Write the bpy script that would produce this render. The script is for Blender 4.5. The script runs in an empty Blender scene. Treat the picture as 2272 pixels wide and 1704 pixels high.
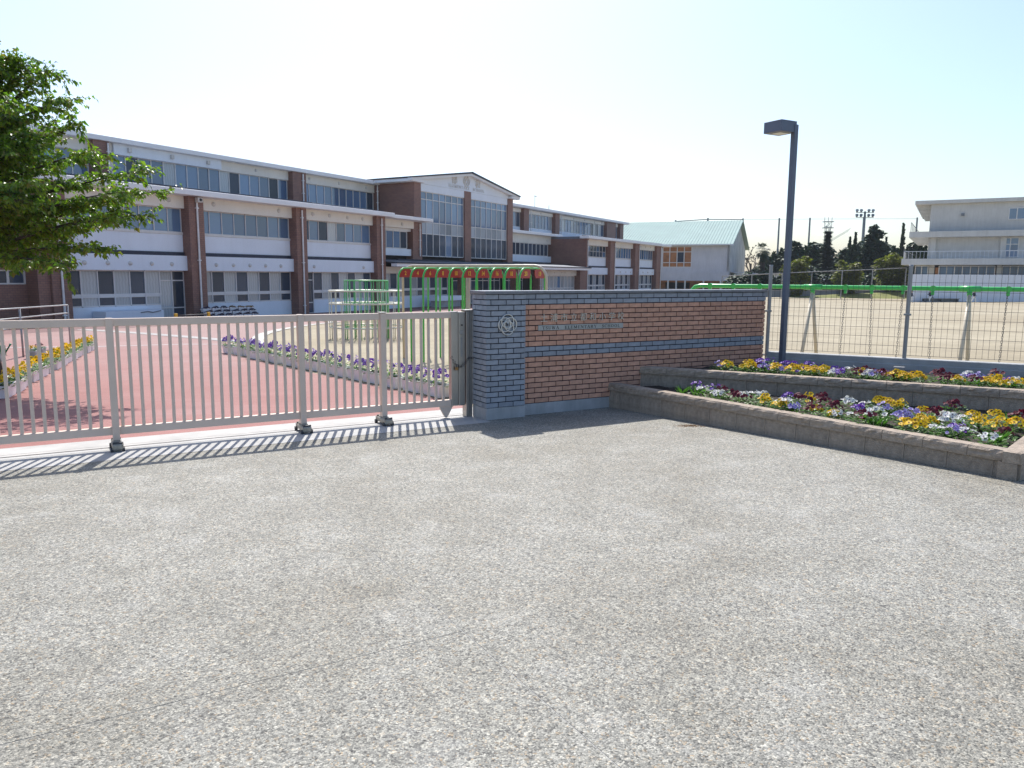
import bpy, math, random
from mathutils import Vector, Matrix
random.seed(7)
R = math.radians
scene = bpy.context.scene
col = scene.collection

# ------------------------------------------------------------------ camera, sky, sun, exposure
EYE = 1.85
cam_d = bpy.data.cameras.new('camera'); cam = bpy.data.objects.new('camera', cam_d); col.objects.link(cam)
cam_d.sensor_width = 36.0; cam_d.lens = 1706.0 / 2272.0 * 36.0; cam_d.clip_start = 0.05; cam_d.clip_end = 6000
cam.matrix_world = Matrix.Translation((0, 0, EYE)) @ Matrix.Rotation(R(90 - 8.06), 4, 'X') @ Matrix.Rotation(R(0.36), 4, 'Z')
scene.camera = cam
SUN_AZ, SUN_EL = R(-8.4), R(53.0)
world = bpy.data.worlds.new('World'); scene.world = world; world.use_nodes = True
nt = world.node_tree; nt.nodes.clear()
sky = nt.nodes.new('ShaderNodeTexSky'); sky.sky_type = 'NISHITA'; sky.sun_disc = False
sky.sun_elevation = SUN_EL; sky.sun_rotation = SUN_AZ; sky.altitude = 20; sky.air_density = 1.0; sky.dust_density = 1.9; sky.ozone_density = 4.0
bg = nt.nodes.new('ShaderNodeBackground'); bg.inputs['Strength'].default_value = 0.15
wo = nt.nodes.new('ShaderNodeOutputWorld')
nt.links.new(sky.outputs[0], bg.inputs[0]); nt.links.new(bg.outputs[0], wo.inputs[0])
sun_d = bpy.data.lights.new('sun', 'SUN'); sun_d.energy = 4.3; sun_d.angle = R(0.55); sun_d.color = (1.0, 0.96, 0.90)
sun = bpy.data.objects.new('sun', sun_d); col.objects.link(sun)
sdir = Vector((math.sin(SUN_AZ) * math.cos(SUN_EL), math.cos(SUN_AZ) * math.cos(SUN_EL), math.sin(SUN_EL)))
sun.rotation_euler = (-sdir).to_track_quat('-Z', 'Y').to_euler(); sun.location = sdir * 60
vs = scene.view_settings; vs.view_transform = 'Standard'; vs.look = 'None'; vs.gamma = 1; vs.use_curve_mapping = False; vs.exposure = 0.45

# ------------------------------------------------------------------ frames and terrain
def azv(deg): return Vector((math.sin(R(deg)), math.cos(R(deg))))
GATE_AZ, BLD_AZ, FENCE_AZ = 60.27, 29.64, 118.5
PC = Vector((-0.3256, 9.6563))                  # front corner of the brick pillar, on the ground
DG = azv(GATE_AZ); NG = Vector((-DG.y, DG.x))   # along the gate; away from the street
def gz(x, y):                                   # the site falls 2 % from the street towards the school
    d = (Vector((x, y)) - PC).dot(NG)
    return -0.02 * min(max(d, -30.0), 45.0)
def wxy(s, t):                                  # gate frame (s along gate, t towards street) -> world
    p = PC + DG * s - NG * t
    return (p.x, p.y)

# ------------------------------------------------------------------ mesh helpers
class MB:
    def __init__(self): self.v = []; self.f = []; self.m = []
    def add(self, vs, fs, mi=0):
        o = len(self.v); self.v.extend([tuple(p) for p in vs])
        for f in fs: self.f.append(tuple(i + o for i in f)); self.m.append(mi)
    def box(self, x0, x1, y0, y1, z0, z1, mi=0):
        self.add([(x0,y0,z0),(x1,y0,z0),(x1,y1,z0),(x0,y1,z0),(x0,y0,z1),(x1,y0,z1),(x1,y1,z1),(x0,y1,z1)],
                 [(0,3,2,1),(4,5,6,7),(0,1,5,4),(1,2,6,5),(2,3,7,6),(3,0,4,7)], mi)
        return self
    def cbox(self, x0, x1, y0, y1, z0, z1, c=0.004, mi=0):
        X=(x0,x1);Y=(y0,y1);Z=(z0,z1);vs=[];idx={}
        for i in (0,1):
            for j in (0,1):
                for k in (0,1):
                    sx,sy,sz=(c,-c)[i],(c,-c)[j],(c,-c)[k]
                    for a,p in enumerate(((X[i],Y[j]+sy,Z[k]+sz),(X[i]+sx,Y[j],Z[k]+sz),(X[i]+sx,Y[j]+sy,Z[k]))):
                        idx[i,j,k,a]=len(vs);vs.append(p)
        fs=[]
        for i in (0,1): fs.append(tuple(idx[i,j,k,0] for j,k in ((0,0),(1,0),(1,1),(0,1))))
        for j in (0,1): fs.append(tuple(idx[i,j,k,1] for i,k in ((0,0),(1,0),(1,1),(0,1))))
        for k in (0,1): fs.append(tuple(idx[i,j,k,2] for i,j in ((0,0),(1,0),(1,1),(0,1))))
        for i in (0,1):
            for j in (0,1): fs.append((idx[i,j,0,0],idx[i,j,1,0],idx[i,j,1,1],idx[i,j,0,1]))
        for i in (0,1):
            for k in (0,1): fs.append((idx[i,0,k,0],idx[i,1,k,0],idx[i,1,k,2],idx[i,0,k,2]))
        for j in (0,1):
            for k in (0,1): fs.append((idx[0,j,k,1],idx[1,j,k,1],idx[1,j,k,2],idx[0,j,k,2]))
        for i in (0,1):
            for j in (0,1):
                for k in (0,1): fs.append((idx[i,j,k,0],idx[i,j,k,1],idx[i,j,k,2]))
        self.add(vs, fs, mi); return self
    def ring(self, c, ax, r, n, ph=0.0):
        ax = Vector(ax).normalized(); u = ax.orthogonal().normalized(); w = ax.cross(u)
        return [Vector(c) + (u * math.cos(2*math.pi*i/n+ph) + w * math.sin(2*math.pi*i/n+ph)) * r for i in range(n)]
    def cyl(self, p0, p1, r0, r1=None, n=8, caps=True, mi=0):
        r1 = r0 if r1 is None else r1
        p0, p1 = Vector(p0), Vector(p1); ax = p1 - p0
        vs = self.ring(p0, ax, r0, n) + self.ring(p1, ax, r1, n)
        fs = [(i,(i+1)%n,n+(i+1)%n,n+i) for i in range(n)]
        if caps: fs += [tuple(range(n-1,-1,-1)), tuple(range(n,2*n))]
        self.add(vs, fs, mi); return self
    def tube(self, pts, r, n=8, mi=0, closed=False):
        pts = [Vector(p) for p in pts]; k = len(pts); vs = []
        rr = r if isinstance(r, (list, tuple)) else [r]*k
        u = None
        for i, p in enumerate(pts):
            if closed: t = pts[(i+1)%k] - pts[i-1]
            else: t = pts[min(i+1,k-1)] - pts[max(i-1,0)]
            t.normalize()
            u = t.orthogonal() if u is None else u - t * u.dot(t)
            u.normalize(); w = t.cross(u)
            vs += [p + (u*math.cos(2*math.pi*a/n) + w*math.sin(2*math.pi*a/n))*rr[i] for a in range(n)]
        fs = []
        for i in range(k if closed else k-1):
            j = (i+1) % k
            fs += [(i*n+a, i*n+(a+1)%n, j*n+(a+1)%n, j*n+a) for a in range(n)]
        if not closed: fs += [tuple(range(n-1,-1,-1)), tuple(range((k-1)*n, k*n))]
        self.add(vs, fs, mi); return self
    def prism(self, poly, y0, y1, mi=0):        # polygon in x,z extruded along y
        n = len(poly)
        vs = [(x,y0,z) for x,z in poly] + [(x,y1,z) for x,z in poly]
        self.add(vs, [tuple(range(n)), tuple(range(2*n-1,n-1,-1))] + [(i,n+i,n+(i+1)%n,(i+1)%n) for i in range(n)], mi); return self
    def mesh(self, name, mats, smooth=False):
        me = bpy.data.meshes.new(name); me.from_pydata(self.v, [], self.f)
        for m in (mats if isinstance(mats, (list, tuple)) else [mats]): me.materials.append(m)
        me.polygons.foreach_set('material_index', self.m)
        if smooth: me.polygons.foreach_set('use_smooth', [True]*len(self.f))
        me.update(); return me
def link(name, me, parent=None, loc=(0,0,0), rot=(0,0,0), kind=None):
    o = bpy.data.objects.new(name, me); col.objects.link(o); o.parent = parent; o.location = loc; o.rotation_euler = rot
    if kind: o['kind'] = kind
    return o
def build(mb, name, mats, parent=None, loc=(0,0,0), rot=(0,0,0), kind=None, smooth=False):
    return link(name, mb.mesh(name, mats, smooth), parent, loc, rot, kind)
def tag(o, label, cat, group=None):
    o['label'] = label; o['category'] = cat
    if group: o['group'] = group
    return o
def thing(name, label, cat, loc=(0,0,0), rotz=0.0, group=None):
    o = bpy.data.objects.new(name, None); col.objects.link(o); o.empty_display_size = 0.2
    o.location = loc; o.rotation_euler = (0,0,rotz); return tag(o, label, cat, group)
def dup(root, loc, rotz, label, group=None):
    kids = [c for c in col.objects if c.parent == root]
    r = root.copy(); col.objects.link(r); r.location = loc; r.rotation_euler = (0,0,rotz); r['label'] = label
    if group: r['group'] = group
    for ch in kids:
        c = ch.copy(); col.objects.link(c); c.parent = r
    return r
def nth(i):
    i += 1; return '%d%s' % (i, 'th' if 10 <= i % 100 <= 20 else {1:'st',2:'nd',3:'rd'}.get(i % 10, 'th'))
ORD = ['first','second','third','fourth','fifth','sixth','seventh','eighth','ninth','tenth','eleventh','twelfth','thirteenth','fourteenth','fifteenth','sixteenth','seventeenth','eighteenth','nineteenth','twentieth']

# ------------------------------------------------------------------ materials
def nodes(name):
    m = bpy.data.materials.new(name); m.use_nodes = True; t = m.node_tree
    return m, t, t.nodes['Principled BSDF']
def N(t, kind, **kw):
    n = t.nodes.new(kind)
    for k, v in kw.items():
        if hasattr(n, k): setattr(n, k, v)
        else: n.inputs[k].default_value = v
    return n
def ramp(t, fac, stops):
    r = t.nodes.new('ShaderNodeValToRGB'); e = r.color_ramp.elements
    while len(e) < len(stops): e.new(0.5)
    for i, (p, c) in enumerate(stops):
        e[i].position = p; e[i].color = (*c, 1) if len(c) == 3 else c
    t.links.new(fac, r.inputs[0]); return r.outputs[0]
def mixc(t, a, b, fac, mode='MIX'):
    n = t.nodes.new('ShaderNodeMix'); n.data_type = 'RGBA'; n.blend_type = mode
    for sock, val in ((n.inputs[0], fac), (n.inputs[6], a), (n.inputs[7], b)):
        if hasattr(val, 'is_output'): t.links.new(val, sock)
        elif isinstance(val, (int, float)): sock.default_value = val
        else: sock.default_value = (*val, 1) if len(val) == 3 else val
    return n.outputs[2]
def mat(name, c, rough=0.6, metal=0.0, var=0.08, vs=4.0, bump=0.0, bs=60.0, rand=0.0, coat=0.0, ior=1.5, grime=0.0):
    m, t, b = nodes(name)
    tc = N(t, 'ShaderNodeTexCoord'); out = None
    n1 = N(t, 'ShaderNodeTexNoise', Scale=vs, Detail=6.0, Roughness=0.6); t.links.new(tc.outputs['Object'], n1.inputs['Vector'])
    lo = tuple(x*(1-var*1.6) for x in c); hi = tuple(min(1, x*(1+var*1.6)) for x in c)
    out = ramp(t, n1.outputs[0], [(0.3, lo), (0.7, hi)])
    if rand:
        oi = N(t, 'ShaderNodeObjectInfo'); gi = N(t, 'ShaderNodeNewGeometry')
        ad = N(t, 'ShaderNodeMath', operation='ADD'); t.links.new(oi.outputs['Random'], ad.inputs[0]); t.links.new(gi.outputs['Random Per Island'], ad.inputs[1])
        fr = N(t, 'ShaderNodeMath', operation='FRACT'); t.links.new(ad.outputs[0], fr.inputs[0])
        k = ramp(t, fr.outputs[0], [(0, (1-rand,)*3), (1, (1+rand,)*3)])
        out = mixc(t, out, k, 1.0, 'MULTIPLY')
    if grime:
        n3 = N(t, 'ShaderNodeTexNoise', Scale=1.3, Detail=8.0, Roughness=0.7)
        mp = N(t, 'ShaderNodeMapping'); mp.inputs['Scale'].default_value = (3.0, 3.0, 0.35)
        t.links.new(tc.outputs['Object'], mp.inputs[0]); t.links.new(mp.outputs[0], n3.inputs['Vector'])
        g = ramp(t, n3.outputs[0], [(0.42, (1,1,1)), (0.75, (1-grime,1-grime,1-grime*1.05))])
        out = mixc(t, out, g, 1.0, 'MULTIPLY')
    t.links.new(out, b.inputs['Base Color'])
    b.inputs['Roughness'].default_value = rough; b.inputs['Metallic'].default_value = metal; b.inputs['IOR'].default_value = ior
    if coat: b.inputs['Coat Weight'].default_value = coat
    if bump:
        n2 = N(t, 'ShaderNodeTexNoise', Scale=bs, Detail=4.0); t.links.new(tc.outputs['Object'], n2.inputs['Vector'])
        bp = N(t, 'ShaderNodeBump', Strength=bump, Distance=0.02); t.links.new(n2.outputs[0], bp.inputs['Height']); t.links.new(bp.outputs[0], b.inputs['Normal'])
    return m
def aggregate():
    m, t, b = nodes('washed_aggregate'); tc = N(t, 'ShaderNodeTexCoord')
    big = N(t, 'ShaderNodeTexNoise', Scale=0.55, Detail=5.0, Roughness=0.62); t.links.new(tc.outputs['Object'], big.inputs[0])
    med = N(t, 'ShaderNodeTexNoise', Scale=2.6, Detail=5.0, Roughness=0.65); t.links.new(tc.outputs['Object'], med.inputs[0])
    v = N(t, 'ShaderNodeTexVoronoi', Scale=135.0); v.inputs['Randomness'].default_value = 1.0; t.links.new(tc.outputs['Object'], v.inputs['Vector'])
    v2 = N(t, 'ShaderNodeTexVoronoi', Scale=62.0); t.links.new(tc.outputs['Object'], v2.inputs['Vector'])
    sp = N(t, 'ShaderNodeSeparateColor'); t.links.new(v.outputs['Color'], sp.inputs[0])
    sp2 = N(t, 'ShaderNodeSeparateColor'); t.links.new(v2.outputs['Color'], sp2.inputs[0])
    stone = ramp(t, sp.outputs[0], [(0.0,(.14,.14,.138)),(0.16,(.33,.33,.32)),(0.45,(.47,.468,.455)),(0.75,(.60,.595,.575)),(0.92,(.80,.79,.765)),(1.0,(.56,.43,.30))])
    chip = ramp(t, sp2.outputs[1], [(0.0,(.50,.50,.51)),(0.14,(.85,.85,.85)),(0.65,(1.0,1.0,1.0)),(0.93,(1.3,1.29,1.26)),(1.0,(1.0,.86,.72))])
    stone = mixc(t, stone, chip, 1.0, 'MULTIPLY')
    gap = ramp(t, v.outputs['Distance'], [(0.0,(1,1,1)),(0.55,(.97,.97,.97)),(0.85,(.52,.52,.53))])
    stone = mixc(t, stone, gap, 1.0, 'MULTIPLY')
    tone = ramp(t, big.outputs[0], [(0.30,(.84,.81,.75)),(0.5,(.98,.975,.955)),(0.72,(1.12,1.12,1.11))])
    tone2 = ramp(t, med.outputs[0], [(0.3,(.86,.85,.82)),(0.7,(1.10,1.10,1.10))])
    stone = mixc(t, mixc(t, stone, tone, 1.0, 'MULTIPLY'), tone2, 1.0, 'MULTIPLY')
    # pale laitance patches where the surface was not washed as deep
    lt = ramp(t, med.outputs[0], [(0.58,(0,0,0)),(0.80,(.45,.45,.45))])
    stone = mixc(t, stone, (.60,.60,.61), lt); stone = mixc(t, stone, (.565,.555,.508), 1.0, 'MULTIPLY')
    t.links.new(stone, b.inputs['Base Color']); b.inputs['Roughness'].default_value = 0.75
    bp = N(t, 'ShaderNodeBump', Strength=0.55, Distance=0.005); bp.invert = True
    t.links.new(v.outputs['Distance'], bp.inputs['Height']); t.links.new(bp.outputs[0], b.inputs['Normal'])
    return m
def sand():
    m, t, b = nodes('school_ground_sand'); tc = N(t, 'ShaderNodeTexCoord')
    a = N(t, 'ShaderNodeTexNoise', Scale=0.09, Detail=8.0, Roughness=0.62); t.links.new(tc.outputs['Object'], a.inputs[0])
    c = N(t, 'ShaderNodeTexNoise', Scale=0.5, Detail=6.0, Roughness=0.7); t.links.new(tc.outputs['Object'], c.inputs[0])
    d = N(t, 'ShaderNodeTexNoise', Scale=16.0, Detail=6.0, Roughness=0.7); t.links.new(tc.outputs['Object'], d.inputs[0])
    k = ramp(t, a.outputs[0], [(0.3,(.275,.225,.145)),(0.5,(.33,.28,.19)),(0.7,(.375,.325,.23))])
    k = mixc(t, k, ramp(t, c.outputs[0], [(0.3,(.84,.84,.83)),(0.7,(1.13,1.13,1.12))]), 1.0, 'MULTIPLY')
    k = mixc(t, k, ramp(t, d.outputs[0], [(0.3,(.88,.88,.87)),(0.7,(1.1,1.1,1.1))]), 1.0, 'MULTIPLY')
    t.links.new(k, b.inputs['Base Color']); b.inputs['Roughness'].default_value = 0.9
    bp = N(t, 'ShaderNodeBump', Strength=0.4, Distance=0.02); t.links.new(d.outputs[0], bp.inputs['Height']); t.links.new(bp.outputs[0], b.inputs['Normal'])
    return m
def red_paving():
    m, t, b = nodes('red_permeable_asphalt'); tc = N(t, 'ShaderNodeTexCoord')
    a = N(t, 'ShaderNodeTexNoise', Scale=0.35, Detail=6.0, Roughness=0.6); t.links.new(tc.outputs['Object'], a.inputs[0])
    c = N(t, 'ShaderNodeTexNoise', Scale=90.0, Detail=3.0); t.links.new(tc.outputs['Object'], c.inputs[0])
    mp = N(t, 'ShaderNodeMapping'); mp.inputs['Rotation'].default_value = (0,0,R(30)); mp.inputs['Scale'].default_value = (0.5,4.0,1)
    t.links.new(tc.outputs['Object'], mp.inputs[0])
    st = N(t, 'ShaderNodeTexNoise', Scale=1.2, Detail=4.0); t.links.new(mp.outputs[0], st.inputs[0])
    k = ramp(t, a.outputs[0], [(0.32,(.27,.105,.09)),(0.52,(.30,.125,.108)),(0.72,(.33,.165,.148))])
    k = mixc(t, k, ramp(t, c.outputs[0], [(0.3,(.78,.76,.76)),(0.7,(1.18,1.2,1.2))]), 1.0, 'MULTIPLY')
    k = mixc(t, k, ramp(t, st.outputs[0], [(0.35,(.93,.93,.93)),(0.65,(1.06,1.07,1.08))]), 1.0, 'MULTIPLY')
    sx = N(t, 'ShaderNodeSeparateXYZ'); t.links.new(tc.outputs['Object'], sx.inputs[0])
    dy = N(t, 'ShaderNodeMath', operation='MULTIPLY_ADD'); t.links.new(sx.outputs[0], dy.inputs[0]); dy.inputs[1].default_value = .45; t.links.new(sx.outputs[1], dy.inputs[2])
    dn = N(t, 'ShaderNodeMath', operation='MULTIPLY_ADD'); t.links.new(a.outputs[0], dn.inputs[0]); dn.inputs[1].default_value = 9.0; t.links.new(dy.outputs[0], dn.inputs[2])
    dv = N(t, 'ShaderNodeMath', operation='DIVIDE'); t.links.new(dn.outputs[0], dv.inputs[0]); dv.inputs[1].default_value = 40.0
    k = mixc(t, k, (.31,.235,.215), ramp(t, dv.outputs[0], [(.30,(.02,.02,.02)),(.70,(.62,.62,.62))]))   # pale dust tracked in from the sand
    t.links.new(k, b.inputs['Base Color']); b.inputs['Roughness'].default_value = 0.85
    bp = N(t, 'ShaderNodeBump', Strength=0.35, Distance=0.005); t.links.new(c.outputs[0], bp.inputs['Height']); t.links.new(bp.outputs[0], b.inputs['Normal'])
    return m
def building_brick():
    m, t, b = nodes('building_brick_tile'); tc = N(t, 'ShaderNodeTexCoord')
    sx = N(t, 'ShaderNodeSeparateXYZ'); t.links.new(tc.outputs['Object'], sx.inputs[0])
    ad = N(t, 'ShaderNodeMath', operation='ADD'); t.links.new(sx.outputs[0], ad.inputs[0]); t.links.new(sx.outputs[1], ad.inputs[1])
    cx = N(t, 'ShaderNodeCombineXYZ'); t.links.new(ad.outputs[0], cx.inputs[0]); t.links.new(sx.outputs[2], cx.inputs[1])
    br = N(t, 'ShaderNodeTexBrick', Scale=1.0); br.inputs['Brick Width'].default_value = 0.24; br.inputs['Row Height'].default_value = 0.115
    br.inputs['Mortar Size'].default_value = 0.010; br.inputs['Mortar Smooth'].default_value = 0.4
    br.inputs['Color1'].default_value = (.27,.14,.104,1); br.inputs['Color2'].default_value = (.22,.112,.086,1); br.inputs['Mortar'].default_value = (.13,.085,.075,1)
    t.links.new(cx.outputs[0], br.inputs['Vector'])
    n1 = N(t, 'ShaderNodeTexNoise', Scale=0.8, Detail=5.0); t.links.new(tc.outputs['Object'], n1.inputs[0])
    k = mixc(t, br.outputs['Color'], ramp(t, n1.outputs[0], [(0.3,(.88,.88,.9)),(0.7,(1.12,1.1,1.08))]), 1.0, 'MULTIPLY')
    t.links.new(k, b.inputs['Base Color']); b.inputs['Roughness'].default_value = 0.55
    return m
def leaf(name, c, c2, trans=0.4, rough=0.45, tint=(1.0,1.25,.55)):
    m, t, b = nodes(name)
    gi = N(t, 'ShaderNodeNewGeometry'); k = ramp(t, gi.outputs['Random Per Island'], [(0.0, c), (1.0, c2)])
    t.links.new(k, b.inputs['Base Color']); b.inputs['Roughness'].default_value = rough
    tl = N(t, 'ShaderNodeBsdfTranslucent'); br = mixc(t, k, tint, 1.0, 'MULTIPLY'); t.links.new(br, tl.inputs[0])
    mx = N(t, 'ShaderNodeMixShader'); mx.inputs[0].default_value = trans
    t.links.new(b.outputs[0], mx.inputs[1]); t.links.new(tl.outputs[0], mx.inputs[2]); t.links.new(mx.outputs[0], t.nodes['Material Output'].inputs[0])
    return m
def glass(name, c, rough=0.04, ior=1.9):
    m, t, b = nodes(name)
    oi = N(t, 'ShaderNodeObjectInfo'); k = ramp(t, oi.outputs['Random'], [(0, tuple(x*.65 for x in c)), (1, tuple(x*1.35 for x in c))])
    t.links.new(k, b.inputs['Base Color']); b.inputs['Roughness'].default_value = rough; b.inputs['IOR'].default_value = ior
    return m
def curtain_glass(name, c):
    m, t, b = nodes(name); tc = N(t, 'ShaderNodeTexCoord'); oi = N(t, 'ShaderNodeObjectInfo')
    w = N(t, 'ShaderNodeTexWave', Scale=1.9, Distortion=6.0, Detail=3.0); t.links.new(tc.outputs['Object'], w.inputs[0])
    k = ramp(t, w.outputs[0], [(0, tuple(x*.8 for x in c)), (1, c)])
    k = mixc(t, k, ramp(t, oi.outputs['Random'], [(0,(.7,.7,.72)),(1,(1.1,1.1,1.1))]), 1.0, 'MULTIPLY')
    t.links.new(k, b.inputs['Base Color']); b.inputs['Roughness'].default_value = 0.6; b.inputs['Coat Weight'].default_value = 1.0; b.inputs['Coat Roughness'].default_value = 0.03; b.inputs['Coat IOR'].default_value = 1.6
    return m
def net_mat(name, c, alpha):
    m, t, b = nodes(name); b.inputs['Base Color'].default_value = (*c, 1); b.inputs['Alpha'].default_value = alpha; b.inputs['Roughness'].default_value = 0.9
    return m

M = {}
M['agg'] = aggregate(); M['sand'] = sand(); M['red'] = red_paving(); M['bbrick'] = building_brick()
M['joint'] = mat('joint_filler', (.29,.285,.27), .8, var=.1, vs=9)
M['conc'] = mat('pale_concrete', (.42,.41,.39), .8, var=.07, vs=2.5, bump=.15, bs=90, grime=.12)
M['conc_grey'] = mat('grey_concrete', (.40,.40,.39), .8, var=.10, vs=2.0, bump=.25, bs=70, grime=.25)
M['conc_base'] = mat('plinth_concrete', (.42,.42,.42), .8, var=.10, vs=3.0, bump=.3, bs=60, grime=.3)
M['line'] = mat('white_line_paint', (.62,.60,.58), .7, var=.08, vs=6)
M['kerb'] = mat('pale_kerb', (.45,.43,.385), .8, var=.1, vs=3)
M['band'] = mat('grey_paving_band', (.36,.34,.325), .8, var=.1, vs=3)
M['apron'] = mat('maroon_painted_shade', (.16,.075,.075), .7, var=.12, vs=2)  # darkened paving red with the school's shade put into the colour
M['brick_grey'] = mat('grey_face_brick', (.30,.32,.355), .62, var=.08, vs=14, bump=.25, bs=150, rand=.10)
M['brick_red'] = mat('red_face_brick', (.60,.315,.21), .62, var=.10, vs=14, bump=.25, bs=150, rand=.11)
M['mortar'] = mat('dark_mortar', (.035,.032,.035), .9, var=.15, vs=20)
M['cap'] = mat('slate_coping', (.19,.195,.21), .38, var=.12, vs=6, bump=.1, bs=80)
M['steel'] = mat('satin_stainless', (.42,.40,.37), .36, metal=.85, var=.05, vs=3)
M['letter'] = mat('cast_metal_lettering', (.62,.60,.56), .32, metal=.7, var=.05)
M['plate'] = mat('name_plate_metal', (.42,.43,.42), .45, metal=.5, var=.06)
M['black'] = mat('engraved_black', (.02,.02,.022), .6)
M['gate'] = mat('champagne_anodised_gate', (.69,.555,.455), .5, metal=.1, var=.04, vs=2.0)
M['gate_dk'] = mat('dark_rail_line', (.06,.055,.055), .6)  # dark line of the gate guide rail
M['wheel'] = mat('caster_rubber', (.05,.05,.055), .6)
M['caster'] = mat('caster_cast_metal', (.34,.32,.27), .5, metal=.4, var=.12, vs=30)
M['brass'] = mat('padlock_brass', (.35,.20,.08), .4, metal=.7)
M['chain'] = mat('galvanised_chain', (.13,.125,.12), .55, metal=.4)
M['lamp'] = mat('slate_blue_lamp_post', (.125,.145,.19), .45, metal=.2, var=.06, vs=3)
M['diff'] = mat('lamp_diffuser', (.72,.72,.62), .3)
M['fence'] = mat('galvanised_fence', (.33,.33,.33), .45, metal=.5, var=.06)
M['wire'] = mat('fence_wire', (.09,.085,.08), .6, metal=.3)
M['green'] = mat('playground_green_paint', (.045,.46,.075), .3, var=.06, vs=3, coat=.4)
M['cream'] = mat('cream_paint', (.58,.49,.35), .4, var=.06, vs=3, coat=.2)
M['redplate'] = mat('red_number_plate', (.36,.02,.022), .4)
M['gold'] = mat('yellow_numeral', (.85,.55,.06), .5)
M['gymgreen'] = mat('jungle_gym_green', (.12,.42,.14), .35, var=.06)
M['gymwhite'] = mat('jungle_gym_pale', (.60,.57,.47), .4, var=.08)
M['panel'] = mat('white_spandrel_panel', (.74,.80,.88), .6, var=.025, vs=.6, grime=.05)
M['fascia'] = mat('cream_fascia_panel', (.76,.74,.69), .6, var=.03, vs=.6, grime=.06)
M['eave'] = mat('eave_white_metal', (.77,.78,.80), .5, var=.03, vs=.8)
M['navy'] = mat('navy_roof_metal', (.022,.028,.055), .45, metal=.2)
M['roofgrey'] = mat('grey_canopy_roof', (.16,.17,.20), .5, metal=.1, var=.1, vs=.7)
M['frame'] = mat('aluminium_window_frame', (.66,.65,.64), .45, metal=.1, var=.03)
M['glass'] = glass('window_glass', (.105,.185,.315))
M['glassb'] = glass('dark_room_glass', (.055,.075,.11), ior=1.42)
M['glassc'] = curtain_glass('curtained_glass', (.50,.54,.56))
M['spandrel'] = glass('spandrel_glass', (.33,.37,.41), rough=.12, ior=1.6)
M['pipe'] = mat('white_downpipe', (.74,.73,.72), .45)
M['vent'] = mat('vent_cap_cream', (.60,.59,.57), .5)
M['dark'] = mat('dark_interior', (.03,.028,.03), .9)
M['soil'] = mat('dark_planting_soil', (.045,.032,.024), .95, var=.3, vs=12, bump=.8, bs=40)
M['block'] = mat('split_face_block', (.35,.282,.218), .85, var=.16, vs=18, bump=.6, bs=80, rand=.08)
M['planter'] = mat('white_plastic_planter', (.78,.77,.78), .4, var=.04)
M['planter_g'] = mat('grey_green_planter', (.34,.40,.40), .5, var=.06)
M['foliage'] = leaf('pansy_foliage', (.04,.12,.014), (.13,.27,.03), .35)
M['spike'] = leaf('lily_foliage', (.05,.14,.025), (.10,.22,.05), .35)
PET = {'y': ('yellow', (.95,.60,.010), (.10,.03,.01)), 'p': ('purple', (.20,.055,.46), (.62,.58,.70)), 'w': ('white', (.80,.80,.77), (.10,.05,.12)),
       'm': ('maroon', (.16,.008,.028), (.04,.005,.01)), 'l': ('pale lilac', (.40,.34,.68), (.12,.05,.25)), 'o': ('orange', (.55,.22,.02), (.1,.03,.01))}
for k, (nm, c, c2) in PET.items():
    M['pet_'+k] = leaf(nm.replace(' ','_')+'_petals', tuple(x*.75 for x in c), tuple(min(1,x*1.15) for x in c), .3, .6, (1,1,1))
    M['ctr_'+k] = mat(nm.replace(' ','_')+'_flower_centre', c2, .7)
M['bark'] = mat('cherry_bark', (.055,.042,.036), .85, var=.3, vs=14, bump=.8, bs=30)
M['cherry'] = leaf('cherry_leaves', (.06,.135,.016), (.23,.33,.036), .5, .33)
M['bronze'] = leaf('young_cherry_leaves', (.14,.17,.025), (.22,.19,.04), .45, .4)
M['conifer'] = leaf('dark_conifer_needles', (.014,.034,.020), (.034,.07,.034), .1, .7)
M['evergreen'] = leaf('evergreen_leaves', (.018,.046,.026), (.045,.085,.04), .14, .6)
M['olive'] = leaf('olive_shrub_leaves', (.11,.125,.02), (.24,.23,.05), .42, .6)
M['palm'] = leaf('palm_fronds', (.014,.03,.012), (.035,.055,.02), .12, .5)
M['farwood'] = leaf('far_wood_leaves', (.020,.045,.030), (.035,.065,.045), .1, .8)
M['grass'] = mat('dry_bank_grass', (.16,.17,.045), .9, var=.25, vs=1.5)
M['gymroof'] = mat('pale_green_metal_roof', (.29,.40,.37), .8, var=.04, vs=.4)
M['gymwall'] = mat('pale_grey_wall', (.58,.58,.62), .7, var=.05, vs=.5, grime=.12)
M['gymstain'] = mat('weathered_gable_wall', (.50,.50,.47), .8, var=.12, vs=.4, grime=.35)
M['wood'] = mat('varnished_timber', (.36,.15,.055), .5, var=.2, vs=1.2)
M['oldwall'] = mat('weathered_cream_wall', (.58,.575,.55), .75, var=.05, vs=.5, grime=.14)
M['hoard'] = mat('white_hoarding', (.72,.74,.80), .5, var=.03)
M['galv'] = mat('grey_galvanised_pole', (.18,.20,.22), .5, metal=.3)
M['skin'] = mat('skin', (.45,.28,.20), .6)
M['yel'] = mat('yellow_barrier_paint', (.65,.38,.02), .5)
M['wgreen'] = mat('green_plastic', (.02,.18,.09), .5)
M['net'] = net_mat('green_ball_net', (.12,.26,.24), .03)
M['netd'] = net_mat('doubled_ball_net', (.08,.22,.20), .32)
M['van'] = mat('white_van_paint', (.75,.76,.78), .3, coat=.5)
M['debris'] = mat('dry_brown_debris', (.20,.11,.05), .9, var=.3, vs=30)

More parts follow.
